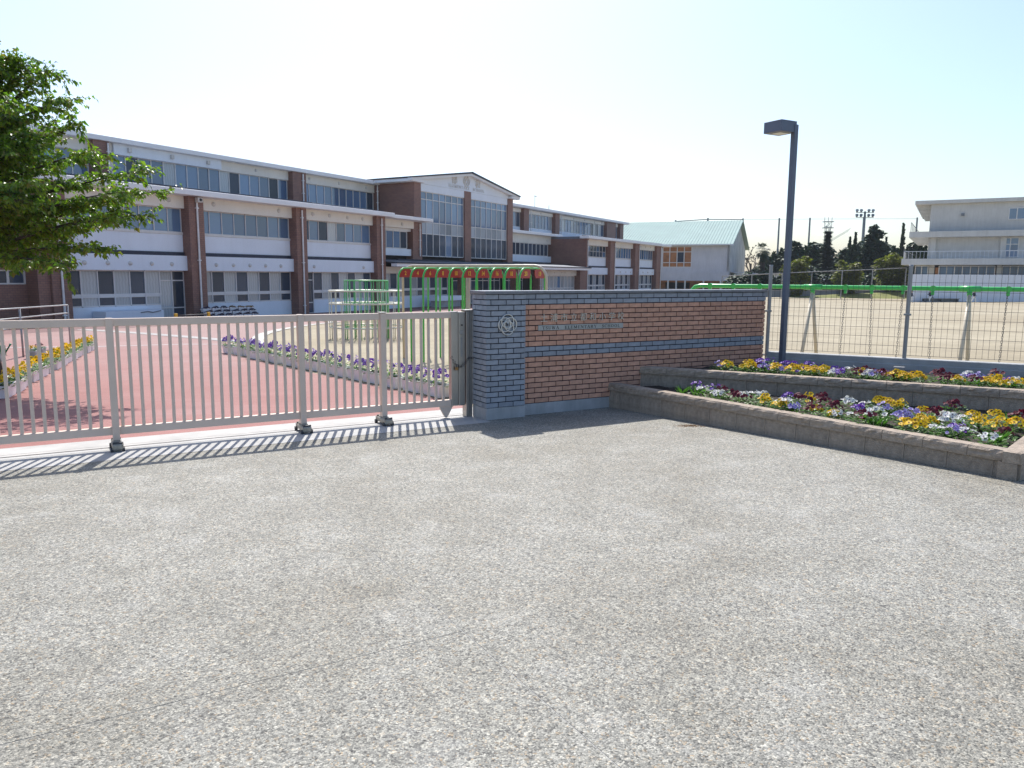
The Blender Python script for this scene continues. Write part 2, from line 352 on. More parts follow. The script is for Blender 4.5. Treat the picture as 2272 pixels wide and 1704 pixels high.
# ------------------------------------------------------------------ ground, drive, forecourt
def sheet(name, poly, m, dz, kind='structure', local=None, parent=None):
    """horizontal polygon draped on the terrain; world coords, or gate coords when local"""
    import bmesh
    bm = bmesh.new(); vs = [bm.verts.new((p[0], p[1], 0)) for p in poly]; bm.faces.new(vs)
    for d in (-30.0, 45.0):
        q = PC + NG*d
        bmesh.ops.bisect_plane(bm, geom=bm.verts[:]+bm.edges[:]+bm.faces[:], plane_co=(q.x,q.y,0), plane_no=(NG.x,NG.y,0))
    bmesh.ops.triangulate(bm, faces=bm.faces[:])
    for v in bm.verts: v.co.z = gz(v.co.x, v.co.y) + dz
    bmesh.ops.recalc_face_normals(bm, faces=bm.faces[:])
    for f in bm.faces:
        if f.normal.z < 0: f.normal_flip()
    me = bpy.data.meshes.new(name); bm.to_mesh(me); bm.free(); me.materials.append(m)
    return link(name, me, parent, kind=kind)
sheet('ground', [(-1500,-600),(1500,-600),(1500,2500),(-1500,2500)], M['sand'], 0.0)
BB = Vector((-14.35, 53.0)); DB = azv(BLD_AZ); BN = Vector((DB.y, -DB.x))      # school facade: along, and out towards us
def bxy(s, off):
    p = BB + DB*s + BN*off; return (p.x, p.y)
red_poly = [wxy(-14,-1.05), wxy(0.35,-1.05), (-1.05,11.55), (-4.75,16.35), (-7.75,20.55), (-8.35,24.1), (-8.95,26.6), (-9.4,28.6), (-9.75,31.2), (-9.85,34.0), (-9.7,36.7),
            (-9.1,39.2), bxy(70,9.0), bxy(70,-.5), bxy(-30,-.5), (-30,24), (-19,23), (-15.5,15)]
sheet('red_drive', red_poly, M['red'], 0.006)
sheet('painted_shade_strip', [bxy(-30,-.4), bxy(70,-.4), bxy(70,5.2), bxy(10,5.2), bxy(-30,7.5)], M['apron'], 0.011)  # dark sheet painting the school's shade onto the drive, wider than the cast shadow
def ribbon(name, pts, w, m, dz):
    L, Rr = [], []
    for i, p in enumerate(pts):
        a, b = Vector(pts[max(i-1,0)]), Vector(pts[min(i+1,len(pts)-1)]); d = (b-a).normalized(); n = Vector((-d.y, d.x))*w/2
        L.append(tuple(Vector(p)+n)); Rr.append(tuple(Vector(p)-n))
    mb = MB()
    for i in range(len(pts)-1):
        q = [L[i], L[i+1], Rr[i+1], Rr[i]]
        mb.add([(x,y,gz(x,y)+dz) for x,y in q], [(3,2,1,0)])
    return build(mb, name, m, kind='structure')
ribbon('white_painted_line', [(-19,22.3),(-12.4,22.9),(-10.2,23.75),(-7.9,23.65)], .13, M['line'], .012)
ribbon('grey_paving_band', [(-18.5,33.0),(-15.3,30.6),(-12.8,28.5),(-10.2,26.2),(-8.6,24.6)], .55, M['band'], .016)
ribbon('kerb_edging', [(-7.9,23.7),(-8.55,25.7),(-9.1,27.6),(-9.5,29.6),(-9.75,32.4),(-9.7,35.0),(-9.5,37.2),(-9.0,39.4)]+[bxy(s,9.1) for s in (-8,0,10,25,45,70)], .42, M['kerb'], .020)
# concrete threshold under the gate with its guide rail
sheet('threshold_strip', [wxy(-14,.15), wxy(0.0,.15), wxy(0.0,-.35), wxy(.4,-.35), wxy(.4,-1.07), wxy(-14,-1.07)], M['conc'], .013)
rail = MB()
for t0, w, m_ in ((-.53,.012,0), (-.40,.006,1), (-.66,.006,1)):
    a, b = Vector(wxy(-14,t0)), Vector(wxy(-.02,t0)); n = Vector((-(b-a).normalized().y, (b-a).normalized().x))*w
    rail.add([(p.x,p.y,gz(p.x,p.y)+.0165) for p in (a-n,b-n,b+n,a+n)], [(0,1,2,3)], m_)
build(rail, 'gate_guide_rail', [M['gate_dk'], M['conc_grey']], kind='structure')
# forecourt: filler bed with the washed-aggregate slabs standing in it
sheet('forecourt', [wxy(-30,.15), wxy(0,.15), wxy(0,-.3), wxy(30,-.3), wxy(30,24), wxy(-30,24)], M['joint'], .0089)
fc = bpy.data.objects['forecourt']
SX = [-30,-18.5,-13.3,-8.1,-2.94,2.26,7.5,12.7,30]; TY = [.15,5.33,10.5,15.7,24]
for i in range(len(SX)-1):
    for j in range(len(TY)-1):
        if i > 3 and j == 1: continue
        g = .0028; s0, s1, t0, t1 = SX[i]+g, SX[i+1]-g, TY[j]+g, TY[j+1+(i > 3 and j == 0)]-g
        if j == 0: t0 = .152
        poly = [(s0,t0),(s1,t0),(s1,t1),(s0,t1)]
        if j == 0 and i == 4: poly = [(s0,t0),(.0,t0),(.0,-.3),(s1,-.3),(s1,t1),(s0,t1)]
        if j == 0 and i > 4: poly = [(s0,-.3),(s1,-.3),(s1,t1),(s0,t1)]
        mb = MB(); n = len(poly)
        top = [(*wxy(s,t), gz(*wxy(s,t))+.0105) for s,t in poly]; bot = [(x,y,z-.02) for x,y,z in top]
        mb.add(top+bot, [tuple(range(n-1,-1,-1))]+[(k,(k+1)%n,n+(k+1)%n,n+k) for k in range(n)])
        build(mb, 'slab', M['agg'], fc)
# a scatter of dry soil and crumbled leaves by the flower bed
db_ = MB(); rnd = random.Random(3)
for k in range(420):
    a = rnd.random()*6.28; q = abs(rnd.gauss(0,.45)); x, y = 2.19+math.cos(a)*q*.26, 9.22+math.sin(a)*q*.12
    if rnd.random() < .12: x += rnd.uniform(-.25,.45); y += rnd.uniform(-.3,.1)
    r = rnd.uniform(.004,.013); z = gz(x,y)+.012; th = rnd.random()*6.28; c, s = math.cos(th)*r, math.sin(th)*r
    db_.add([(x+c,y+s,z),(x-s*.5,y+c*.5,z+.004),(x-c,y-s,z+.002),(x+s*.5,y-c*.5,z)], [(0,1,2,3)])
o = build(db_, 'dry_debris', M['debris'], kind='stuff'); tag(o, 'patch of dry brown soil crumbs on the forecourt beside the lower bed', 'debris')

# ------------------------------------------------------------------ serif stroke lettering and font text
SERIF = {  # strokes: x0,z0,x1,z1,thickness in a 1-high glyph; width first
 'T': (.80,[(.40,0,.40,1,.15),(.04,.96,.76,.96,.06),(.05,.80,.05,.97,.05),(.75,.80,.75,.97,.05),(.25,.02,.55,.02,.05)]),
 'S': (.62,[(.52,.92,.30,.97,.08),(.30,.97,.10,.85,.10),(.10,.85,.14,.64,.13),(.14,.64,.46,.42,.15),(.46,.42,.52,.18,.13),(.52,.18,.34,.03,.09),(.34,.03,.08,.10,.08),(.08,.0,.08,.28,.05),(.54,.74,.54,1,.05)]),
 'U': (.84,[(.20,1,.20,.25,.15),(.20,.25,.34,.05,.12),(.34,.05,.54,.05,.08),(.54,.05,.66,.25,.07),(.66,.25,.66,1,.06),(.05,.98,.36,.98,.05),(.54,.98,.80,.98,.05)]),
 'W': (1.1,[(.12,1,.34,0,.15),(.34,0,.54,.92,.06),(.54,.92,.76,0,.15),(.76,0,.98,1,.06),(.0,.98,.26,.98,.05),(.44,.98,.66,.98,.05),(.86,.98,1.08,.98,.05)]),
 'A': (.86,[(.12,0,.42,1,.06),(.40,1,.72,0,.15),(.22,.34,.62,.34,.05),(.0,.02,.24,.02,.05),(.56,.02,.86,.02,.05)]),
 'E': (.74,[(.20,0,.20,1,.15),(.06,.97,.64,.97,.06),(.06,.03,.66,.03,.06),(.20,.52,.52,.52,.05),(.64,.80,.64,1,.05),(.66,0,.66,.22,.05),(.52,.40,.52,.64,.04)]),
 'L': (.68,[(.20,0,.20,1,.15),(.06,.97,.36,.97,.05),(.06,.03,.62,.03,.06),(.62,0,.62,.28,.05)]),
 'M': (1.05,[(.16,0,.16,1,.06),(.18,1,.52,.05,.14),(.52,.05,.84,1,.06),(.86,0,.86,1,.15),(.02,.98,.24,.98,.05),(.78,.98,1.02,.98,.05),(.02,.02,.30,.02,.05),(.70,.02,1.02,.02,.05)]),
 'N': (.90,[(.16,0,.16,1,.06),(.16,1,.74,.02,.14),(.74,0,.74,1,.06),(.0,.98,.24,.98,.05),(.60,.98,.88,.98,.05),(.02,.02,.30,.02,.05)]),
 'R': (.86,[(.20,0,.20,1,.15),(.06,.97,.48,.97,.06),(.48,.97,.64,.76,.13),(.64,.76,.46,.52,.12),(.46,.52,.20,.52,.05),(.42,.52,.72,.03,.14),(.06,.02,.36,.02,.05),(.66,.02,.86,.02,.05)]),
 'Y': (.84,[(.08,1,.42,.48,.14),(.42,.48,.74,1,.06),(.42,.5,.42,0,.15),(.0,.98,.24,.98,.05),(.62,.98,.84,.98,.05),(.26,.02,.58,.02,.05)]),
 'C': (.78,[(.68,.90,.44,.98,.07),(.44,.98,.18,.82,.10),(.18,.82,.12,.50,.15),(.12,.50,.18,.18,.15),(.18,.18,.44,.02,.10),(.44,.02,.70,.14,.07),(.68,.70,.68,1,.05)]),
 'H': (.96,[(.20,0,.20,1,.15),(.74,0,.74,1,.15),(.20,.52,.74,.52,.05),(.06,.98,.34,.98,.05),(.60,.98,.88,.98,.05),(.06,.02,.34,.02,.05),(.60,.02,.88,.02,.05)]),
 'O': (.88,[(.44,.98,.20,.84,.09),(.20,.84,.12,.50,.15),(.12,.50,.20,.16,.15),(.20,.16,.44,.02,.09),(.44,.02,.68,.16,.09),(.68,.16,.76,.50,.15),(.76,.50,.68,.84,.15),(.68,.84,.44,.98,.09)])}
def serif_text(mb, text, x, z, h, y, depth, gap=.14, space=.75, wscale=1.0):
    for ch in text:
        if ch == ' ': x += space*h*wscale; continue
        w, st = SERIF[ch]
        for x0,z0,x1,z1,th in st:
            a, b = Vector((x+x0*h*wscale, z+z0*h)), Vector((x+x1*h*wscale, z+z1*h)); d = (b-a)
            if d.length < 1e-6: continue
            d.normalize(); n = Vector((-d.y, d.x))*th*h/2; a = a-d*.015*h; b = b+d*.015*h
            q = [a+n, b+n, b-n, a-n]
            mb.prism([(p.x,p.y) for p in q], y, y-depth)
        x += (w+gap)*h*wscale
    return x
def text_width(text, h, gap=.14, space=.75, wscale=1.0):
    return sum((space if c == ' ' else SERIF[c][0]+gap) for c in text)*h*wscale
def font_mesh(body, size, extrude, m, name, bold=0.0):
    cu = bpy.data.curves.new(name, 'FONT'); cu.body = body; cu.size = size; cu.extrude = extrude; cu.offset = bold; cu.align_x = 'CENTER'; cu.align_y = 'CENTER'; cu.resolution_u = 2
    ob = bpy.data.objects.new(name, cu); col.objects.link(ob)
    dg = bpy.context.evaluated_depsgraph_get(); me = bpy.data.meshes.new_from_object(ob.evaluated_get(dg)); me.name = name
    bpy.data.objects.remove(ob); bpy.data.curves.remove(cu)
    me.materials.clear(); me.materials.append(m)
    return me

# ------------------------------------------------------------------ brick gate pillar and name wall
GROT = R(90-GATE_AZ)
COURSE, PITCH, JT = .069, .2205, .0115
ZTOP, ZBASE = 1.610, .161
def brick_mesh(cache, L, H, mkey):
    k = (round(L,3), mkey)
    if k not in cache:
        mb = MB(); mb.cbox(0, L, 0, .02, 0, H, .0022); cache[k] = mb.mesh('brick', M[mkey])
    return cache[k]
bc = {}
pillar = thing('brick_gate_pillar', 'square pillar of grey bricks with round metal emblem at the gate end', 'gate pillar', (PC.x, PC.y, 0), GROT)
PW, PD = .572, .395
build(MB().box(.014, PW-.006, .014, PD-.014, .1, ZTOP), 'core', M['mortar'], pillar)
build(MB().cbox(.004, PW+.004, .004, PD, -.12, ZBASE, .006), 'plinth', M['conc_base'], pillar)
build(MB().box(.003, PW-.003, PD-.013, PD+.003, ZBASE+.002, ZTOP-.002), 'rear_facing', M['brick_grey'], pillar)
build(MB().cbox(-.028, PW+.022, -.026, PD+.02, ZTOP+.001, ZTOP+.042, .005), 'coping', M['cap'], pillar)
for r_ in range(21):
    z = ZTOP-(r_+1)*COURSE+JT*.5; H = COURSE-JT
    js = [-.04] + [.181+PITCH*k for k in range(3)] if r_ % 2 == 0 else [-.15, .070, .2905, .511, .74]
    js = sorted(js)
    for a, b in zip(js, js[1:]+[2]):
        a, b = max(a, 0), min(b-JT, PW)
        if b-a > .015: link('brick', brick_mesh(bc, b-a, H, 'brick_grey'), pillar, (a, 0, z))
    js = [-.05, .16, .38, .60] if r_ % 2 else [-.1, .10, .305, .60]   # left side, facing the gate
    for a, b in zip(js, js[1:]):
        a, b = max(a, .021), min(b-JT, PD)
        if b-a > .015: link('brick', brick_mesh(bc, b-a, H, 'brick_grey'), pillar, (0, b, z), (0,0,R(-90)))
    link('brick', brick_mesh(bc, PD-.05, H, 'brick_grey'), pillar, (PW, .04, z), (0,0,R(90)))
em = MB()
EC = Vector((.299, 0, 1.225))
def loop(mb, cx, cz, rx, rz, r, rot=0.0, n=40, y=-.012):
    pts = []
    for i in range(n):
        a = 2*math.pi*i/n; u, w = rx*math.cos(a), rz*math.sin(a)
        pts.append((cx+u*math.cos(rot)-w*math.sin(rot), y, cz+u*math.sin(rot)+w*math.cos(rot)))
    mb.tube(pts, r, 6, closed=True)
for dx, dz in ((0,.043),(0,-.043),(.043,0),(-.043,0)): loop(em, EC.x+dx, EC.z+dz, .088, .088, .0095)
loop(em, EC.x, EC.z, .040, .052, .006); loop(em, EC.x, EC.z, .052, .030, .005)
em.cbox(EC.x-.014, EC.x+.014, -.02, -.004, EC.z-.026, EC.z+.026, .003)
build(em, 'emblem', M['letter'], pillar, smooth=True)
build(MB().cbox(EC.x-.006, EC.x+.006, -.0225, -.0195, EC.z-.018, EC.z+.018, .001), 'emblem_slot', M['black'], pillar)

wall = thing('brick_name_wall', 'long red brick wall with grey bands and school name lettering', 'brick wall', (PC.x, PC.y, 0), GROT)
WX0, WX1, WY, WD = PW+.008, 5.035, .085, .26
build(MB().box(WX0, WX1-.01, WY+.014, WY+WD, .1, ZTOP), 'core', M['mortar'], wall)
build(MB().cbox(WX0+.003, WX1-.02, WY+.006, WY+WD, -.12, ZBASE-.003, .006), 'plinth', M['conc_base'], wall)
build(MB().cbox(WX0+.018, WX1+.012, WY-.024, WY+WD+.02, ZTOP+.002, ZTOP+.040, .005), 'coping', M['cap'], wall)
wb = []
for r_ in range(21):
    z = ZTOP-(r_+1)*COURSE+JT*.5; H = COURSE-JT; key = 'brick_grey' if r_ in (0,1,10,11) else 'brick_red'
    x = WX0+(.20 if r_ % 2 == 0 else .09)-PITCH
    while x < WX1:
        a, b = max(x, WX0), min(x+PITCH-JT, WX1)
        if b-a > .02: wb.append((a, b-a, z, H, key))
        x += PITCH
wb.sort(key=lambda q: q[0])
for a, L, z, H, key in wb[:300]: link('brick', brick_mesh(bc, L, H, key), wall, (a, WY, z))
far = {'brick_grey': MB(), 'brick_red': MB()}
for a, L, z, H, key in wb[300:]: far[key].cbox(a, a+L, WY, WY+.02, z, z+H, .0022)
for key in far: build(far[key], 'brick_courses', M[key], wall, kind='stuff')
nm = '土浦市立都和小学校'
for i, ch in enumerate(nm):
    me = font_mesh(ch, .118, .006, M['letter'], 'character', -.0007)
    link('character', me, wall, (.895+i*.1585, WY-.012, 1.285), (R(90),0,0))
build(MB().cbox(.812, 2.212, WY-.010, WY+.002, 1.127, 1.196, .002), 'name_plate', M['plate'], wall)
tx = 'TSUWA  ELEMENTARY  SCHOOL'; h_ = .040; w_ = text_width(tx, h_)
mb = MB(); serif_text(mb, tx, .872, 1.1415, h_, WY-.0095, .0035, wscale=1.285/w_); build(mb, 'plate_lettering', M['black'], wall)

# ------------------------------------------------------------------ sliding gate
gate = thing('sliding_gate', 'long champagne metal sliding gate with vertical bars across the drive', 'gate', (*wxy(0,-.42), 0), GROT)
GB = M['gate']
G0, G1 = -9.4, -.30
def gpart(name, a, m=GB): return build(MB().cbox(*a, .004), name, m, gate)
gpart('top_rail', (G0, G1, -.02, .04, 1.30, 1.38)); gpart('bottom_rail', (G0, G1, -.02, .04, .16, .243))
posts = [-8.22, -6.2, -4.185, -2.22, -1.22]
for p in posts: gpart('post', (p-.034, p+.034, -.047, .045, .105, 1.3845))
build(MB().cbox(-1.262, -1.178, -.058, .06, 1.385, 1.394, .002), 'post_cap', M['steel'], gate)
slat = MB().cbox(-.0165, .0165, -.002, .022, .2, 1.34, .003).mesh('slat', GB)
x = -9.33
while x < G1-.04:
    if min(abs(x-p) for p in posts) > .045: link('slat', slat, gate, (x, 0, 0))
    x += .1003
# end stile with lock, handle recess and stop plate
build(MB().cbox(-.302, -.205, -.035, .055, .16, 1.385, .006).cbox(-.204, -.112, -.045, .06, .16, 1.378, .006), 'lock_stile', M['steel'], gate)
build(MB().cyl((-.165,-.046,1.21), (-.165,-.056,1.21), .021, n=20), 'lock_cylinder', M['steel'], gate)
build(MB().cyl((-.165,-.0565,1.21), (-.165,-.058,1.21), .012, n=16), 'key_hole', M['black'], gate)
build(MB().cbox(-.178, -.152, -.0495, -.044, .80, 1.05, .002).cbox(-.19,-.15,-.056,-.044,1.09,1.14,.003), 'pull_handle', M['fence'], gate)
st = MB(); st.prism([(-.47,.162),(-.27,.162),(-.345,.03),(-.36,.012),(-.38,.012),(-.395,.03)], -.01, .02); build(st, 'stop_plate', M['gate'], gate)
for p in posts:
    mb = MB(); mb.cbox(p-.05, p+.05, -.19, .17, .028, .092, .012).cbox(p-.035, p+.035, -.09, .09, .092, .106, .004)
    c = build(mb, 'caster', M['caster'], gate)
    for yy in (-.15, .13):
        for xx in (-.053, .053): build(MB().cyl((p+xx-.014,yy,.027), (p+xx+.014,yy,.027), .026, n=14), 'wheel', M['wheel'], c)
        build(MB().cyl((p-.045,yy-.02,.099), (p+.045,yy-.02,.099), .012, n=8), 'bolt', M['wheel'], c)
receiver = thing('gate_receiver_post', 'narrow stainless post between the gate and the grey brick pillar', 'post', (*wxy(0,-.42), 0), GROT)
build(MB().cbox(-.098, -.052, -.05, .07, -.03, 1.385, .004).cbox(-.046, -.004, -.04, .07, -.03, 1.385, .004), 'post', M['steel'], receiver)
build(MB().cbox(-.112, .0, -.062, .08, 1.386, 1.404, .003), 'cap', M['steel'], receiver)
def link_mesh(L, W, r):
    mb = MB(); pts = []
    for i in range(10):
        a = 2*math.pi*i/10; pts.append((math.cos(a)*W/2, 0, math.sin(a)*W/2 + (L/2-W/2)*(1 if math.sin(a) >= 0 else -1)))
    mb.tube(pts, r, 4, closed=True); return mb
lm = link_mesh(.034, .020, .0035).mesh('chain_link', M['chain'], True)
chn = thing('security_chain', 'loose chain tying the gate end to the receiver post', 'chain', (*wxy(0,-.42), 0), GROT)
for i in range(17):
    f = i/16; xx = -.315+.30*f; zz = .80-.13*math.sin(math.pi*min(1,f*1.25))*(1-.25*f)-.02*f
    link('chain_link', lm, chn, (xx, -.062-.01*math.sin(f*3), zz), (R(90*(i%2)), R(62 if f < .3 else (95 if f < .75 else 112)), 0))
pl = thing('padlock', 'small brass padlock hanging on the gate chain', 'padlock', (*wxy(-.245,-.355), 0), GROT)
build(MB().cbox(-.02, .02, -.012, .012, .63, .672, .004), 'lock_body', M['brass'], pl)
build(MB().tube([(-.013,0,.672),(-.013,0,.692),(-.008,0,.702),(.008,0,.702),(.013,0,.692),(.013,0,.672)], .0035, 6), 'shackle', M['steel'], pl)

# ------------------------------------------------------------------ two-tier flower beds of split-face block
def rough_block(L, D, H, seed, cap):
    rnd = random.Random(seed); nx, nz = 7, 4; mb = MB(); vs = []; g = .0022
    for k in range(nz+1):
        for i in range(nx+1):
            e = (i in (0,nx)) or (k == 0)
            y = 0.0 if e else rnd.uniform(-.010,.006)
            zz = H*k/nz
            if k == nz: y = .012+rnd.uniform(-.006,.008); zz -= rnd.uniform(0,.004)
            if not cap: y *= .35
            vs.append((g+(L-2*g)*i/nx, y, zz))
    fs = [(k*(nx+1)+i, k*(nx+1)+i+1, (k+1)*(nx+1)+i+1, (k+1)*(nx+1)+i) for k in range(nz) for i in range(nx)]
    n0 = len(vs)
    for i in range(nx+1): vs.append((g+(L-2*g)*i/nx, D, H))
    for i in range(nx): fs.append((nz*(nx+1)+i, nz*(nx+1)+i+1, n0+i+1, n0+i))
    n1 = len(vs); vs += [(g,D,0),(L-g,D,0)]
    fs += [(0,n1,n0)+tuple(k*(nx+1) for k in range(nz,0,-1)), (nx,)+tuple(k*(nx+1)+nx for k in range(1,nz+1))+(n0+nx,n1+1), (n1,n1+1)+(n0+nx,n0)]
    mb.add(vs, fs); return mb.mesh('block', M['block'])
caps = [rough_block(.40,.14,.098,s,True) for s in range(6)]; bodies = [rough_block(.40,.15,.42,s+20,False) for s in range(4)]
def block_wall(root, p0, p1, ztop, ph=0.0):
    p0, p1 = Vector(p0), Vector(p1); d = (p1-p0); L = d.length; d.normalize(); rz = math.atan2(d.y, d.x); n = int(L/.40)+1; rnd = random.Random(int(L*100))
    for k in range(n):
        f = min(.40, L-k*.40)/.40
        if f < .1: continue
        p = p0+d*(.40*k)
        o = link('block', caps[rnd.randrange(6)], root, (p.x, p.y, ztop-.099), (0,0,rz)); o.scale.x = f
    x = -ph
    k = 0
    while x < L:
        a, b = max(x,0), min(x+.40, L)
        if b-a > .04:
            p = p0+d*a; q = Vector((-d.y, d.x))*.022
            o = link('block', bodies[rnd.randrange(4)], root, (p.x+q.x, p.y+q.y, ztop-.099-.42-.001), (0,0,rz)); o.scale.x = (b-a)/.40
        x += .40; k += 1
LA, LB, LC = (1.345,10.735), (4.390,6.468), (6.22,8.44)
UA, UB = (1.835,10.985), (7.75,7.86)
lower = thing('lower_flower_bed', 'low raised flower bed edged with brown split-face blocks, nearest us', 'flower bed')
block_wall(lower, LA, LB, .358, .18); block_wall(lower, LB, LC, .356, .22)
def soil(root, poly, z, seed):
    """lumpy soil surface filling a convex polygon"""
    import bmesh
    bm = bmesh.new(); bm.faces.new([bm.verts.new((x,y,z)) for x,y in poly]); bmesh.ops.triangulate(bm, faces=bm.faces[:])
    for k in range(5): bmesh.ops.subdivide_edges(bm, edges=[e for e in bm.edges if e.calc_length() > .16], cuts=1, use_grid_fill=True)
    bmesh.ops.triangulate(bm, faces=bm.faces[:])
    rnd = random.Random(seed)
    for v in bm.verts: v.co.z += rnd.uniform(-.022,.02)
    me = bpy.data.meshes.new('soil'); bm.to_mesh(me); bm.free(); me.materials.append(M['soil'])
    return link('soil', me, root)
soil(lower, [(1.40,10.80),(4.38,6.62),(6.12,8.50),(5.95,8.86),(1.95,10.97)], .285, 1)
upper = thing('upper_flower_bed', 'raised rear flower bed of split-face blocks below the mesh fence', 'flower bed')
block_wall(upper, UA, UB, .562, .1); block_wall(upper, UB, (9.05,9.42), .561, .2)
soil(upper, [(1.90,11.0),(7.7,7.94),(8.95,9.47),(4.02,12.14)], .490, 2)

# ------------------------------------------------------------------ pansies
def foliage_mesh(seed, n=70, rad=.10, h=.115, key='foliage'):
    rnd = random.Random(seed); mb = MB()
    for k in range(n):
        a = rnd.random()*6.283; q = rad*math.sqrt(rnd.random()); z0 = rnd.uniform(.01,h)*(1-.5*q/rad)
        c = Vector((math.cos(a)*q, math.sin(a)*q, z0)); d = Vector((math.cos(a+rnd.uniform(-.8,.8)), math.sin(a+rnd.uniform(-.8,.8)), rnd.uniform(-.1,.7))).normalized()
        w = d.cross(Vector((0,0,1))).normalized()*rnd.uniform(.010,.018); L = rnd.uniform(.030,.055)
        mb.add([c, c+d*L*.5+w, c+d*L+Vector((0,0,-.008)), c+d*L*.5-w], [(0,1,2,3)])
    return mb.mesh('foliage', M[key])
def blossom_mesh(seed, key, n=9, rad=.085, h=.125, size=.0205):
    rnd = random.Random(seed); mb = MB()
    for k in range(n):
        a = rnd.random()*6.283; q = rad*math.sqrt(rnd.random()); c = Vector((math.cos(a)*q, math.sin(a)*q, h*(1-.35*(q/rad)**2)+rnd.uniform(-.012,.02)))
        nrm = Vector((math.cos(a)*.5+rnd.uniform(-.4,.4), math.sin(a)*.5-.35+rnd.uniform(-.4,.4), rnd.uniform(.4,1.0))).normalized()
        u = nrm.orthogonal().normalized(); w = nrm.cross(u); s = size*rnd.uniform(.75,1.15); ph = rnd.random()*6.28
        for p in range(5):
            t = ph+p*1.2566; e = (u*math.cos(t)+w*math.sin(t))*s; f = (u*math.cos(t+1.57)+w*math.sin(t+1.57))*s*.62
            up = nrm*s*rnd.uniform(.05,.3)
            mb.add([c, c+e*.55+f, c+e+f*.55+up, c+e-f*.55+up, c+e*.55-f], [(0,1,2,3,4)], 0)
        r = [c+nrm*.004+(u*math.cos(t)+w*math.sin(t))*s*.33 for t in (0,1.05,2.1,3.14,4.2,5.24)]
        mb.add(r, [(0,1,2,3,4,5)], 1)
    return mb.mesh('blossoms', [M['pet_'+key], M['ctr_'+key]])
FOL = [foliage_mesh(s) for s in range(5)]
BLO = {k: [blossom_mesh(s*7+ord(k), k, n=9+s*4) for s in range(4)] for k in PET}
prnd = random.Random(11)
def pansy(x, y, z, key, label, group, sc=1.0):
    t = thing('pansy_plant', label, 'flower', (x,y,z), prnd.random()*0.8-.4, group); t.scale = (sc,)*3
    link('foliage', prnd.choice(FOL), t, rot=(0,0,prnd.random()*6.28)); link('blossoms', prnd.choice(BLO[key]), t, kind='stuff')
    return t
LOWER='p2.47,10.17 w2.44,9.68 p2.67,10.04 w2.45,9.40 w2.57,9.48 m2.73,9.74 m2.76,9.41 m2.62,9.10 w2.88,9.42 w2.97,9.34 w3.15,9.51 y2.91,8.89 y3.02,9.04 y2.86,8.61 y3.00,8.68 p3.42,9.36 w3.18,8.83 w3.04,8.62 l3.22,8.63 m3.46,9.06 y3.54,9.06 y3.38,8.44 m3.70,8.99 m3.67,8.64 y3.36,8.13 w3.43,8.13 w3.99,9.00 w4.07,8.73 p3.92,8.55 w3.59,8.02 m3.70,7.91 y4.30,8.87 l4.19,8.53 w3.90,8.09 m3.22,8.30 m3.72,9.14 y4.33,8.95 y4.38,8.81 y4.56,8.88 y4.42,8.74 l4.13,7.98 l4.27,8.10 y4.56,8.42 y3.88,7.53 y3.93,7.44 y4.31,7.98 y4.28,7.76 m4.52,8.11 w4.58,7.99 w4.52,7.77 w4.73,7.88 m5.06,8.70 y4.97,8.18 y4.74,7.72 y4.87,7.83 y5.22,8.19 y4.87,7.67 y4.87,7.54 w4.03,7.27 w4.08,7.22 p4.31,7.30 l4.22,7.25 w4.34,7.16 w4.23,6.80 y5.07,7.57 m5.31,7.90 m4.72,7.13'
UPPER='l2.71,10.36 y2.91,10.54 y3.12,10.43 y3.06,10.10 y3.38,10.92 p3.60,11.06 p3.71,11.00 m3.37,10.56 l3.21,10.11 p3.24,10.00 y3.43,10.12 y3.68,10.58 y3.27,9.80 l3.55,10.13 p3.84,10.70 p3.94,10.71 y3.47,9.71 y3.56,9.77 p3.79,10.14 y4.02,10.60 y4.00,10.37 y3.72,9.73 y3.81,9.73 p4.21,10.84 p4.23,10.61 y3.84,9.63 y4.21,10.32 w4.12,9.84 p4.36,10.28 p4.28,9.95 w4.46,10.07 y4.56,9.97 m4.70,10.08 m4.28,9.47 w4.42,9.47 m4.63,9.58 l4.52,9.55 p4.90,9.99 y4.72,9.58 y4.77,9.49 y4.95,9.69 y4.86,9.45 m4.56,9.18 y4.93,9.31 y5.09,9.50 y4.72,9.18 m5.44,9.71 m5.29,9.33 m5.43,9.43 l5.65,9.53 w5.83,9.73 l5.91,9.64 y5.24,8.94 m5.55,9.08 y5.79,9.27 y5.94,9.36 y5.87,9.18 y5.55,8.86 m6.21,9.75 p6.03,9.28 w6.10,9.19 y5.80,8.80 y5.88,8.72 p5.71,9.44'
SPIKE='s2.22,9.99 s2.38,9.82 s3.18,8.66 s4.58,7.18 s4.62,7.09 s4.64,7.00 s5.37,8.18 s3.83,7.85 s3.66,7.79'
def parse(s): return [(w[0], *map(float, w[1:].split(','))) for w in s.split()]
more = []; ernd = random.Random(8)      # the rear bed carries on planted beyond the picture
while len(more) < 30:
    f_, o_ = ernd.uniform(.74,.97), ernd.uniform(.3,1.45); d_ = Vector(UB)-Vector(UA); q_ = Vector(UA)+d_*f_+Vector((-d_.y,d_.x)).normalized()*o_
    if q_.x > 6.3 and all((q_-Vector(m[1:])).length > .16 for m in more): more.append((ernd.choice('yyypmlw'), q_.x, q_.y))
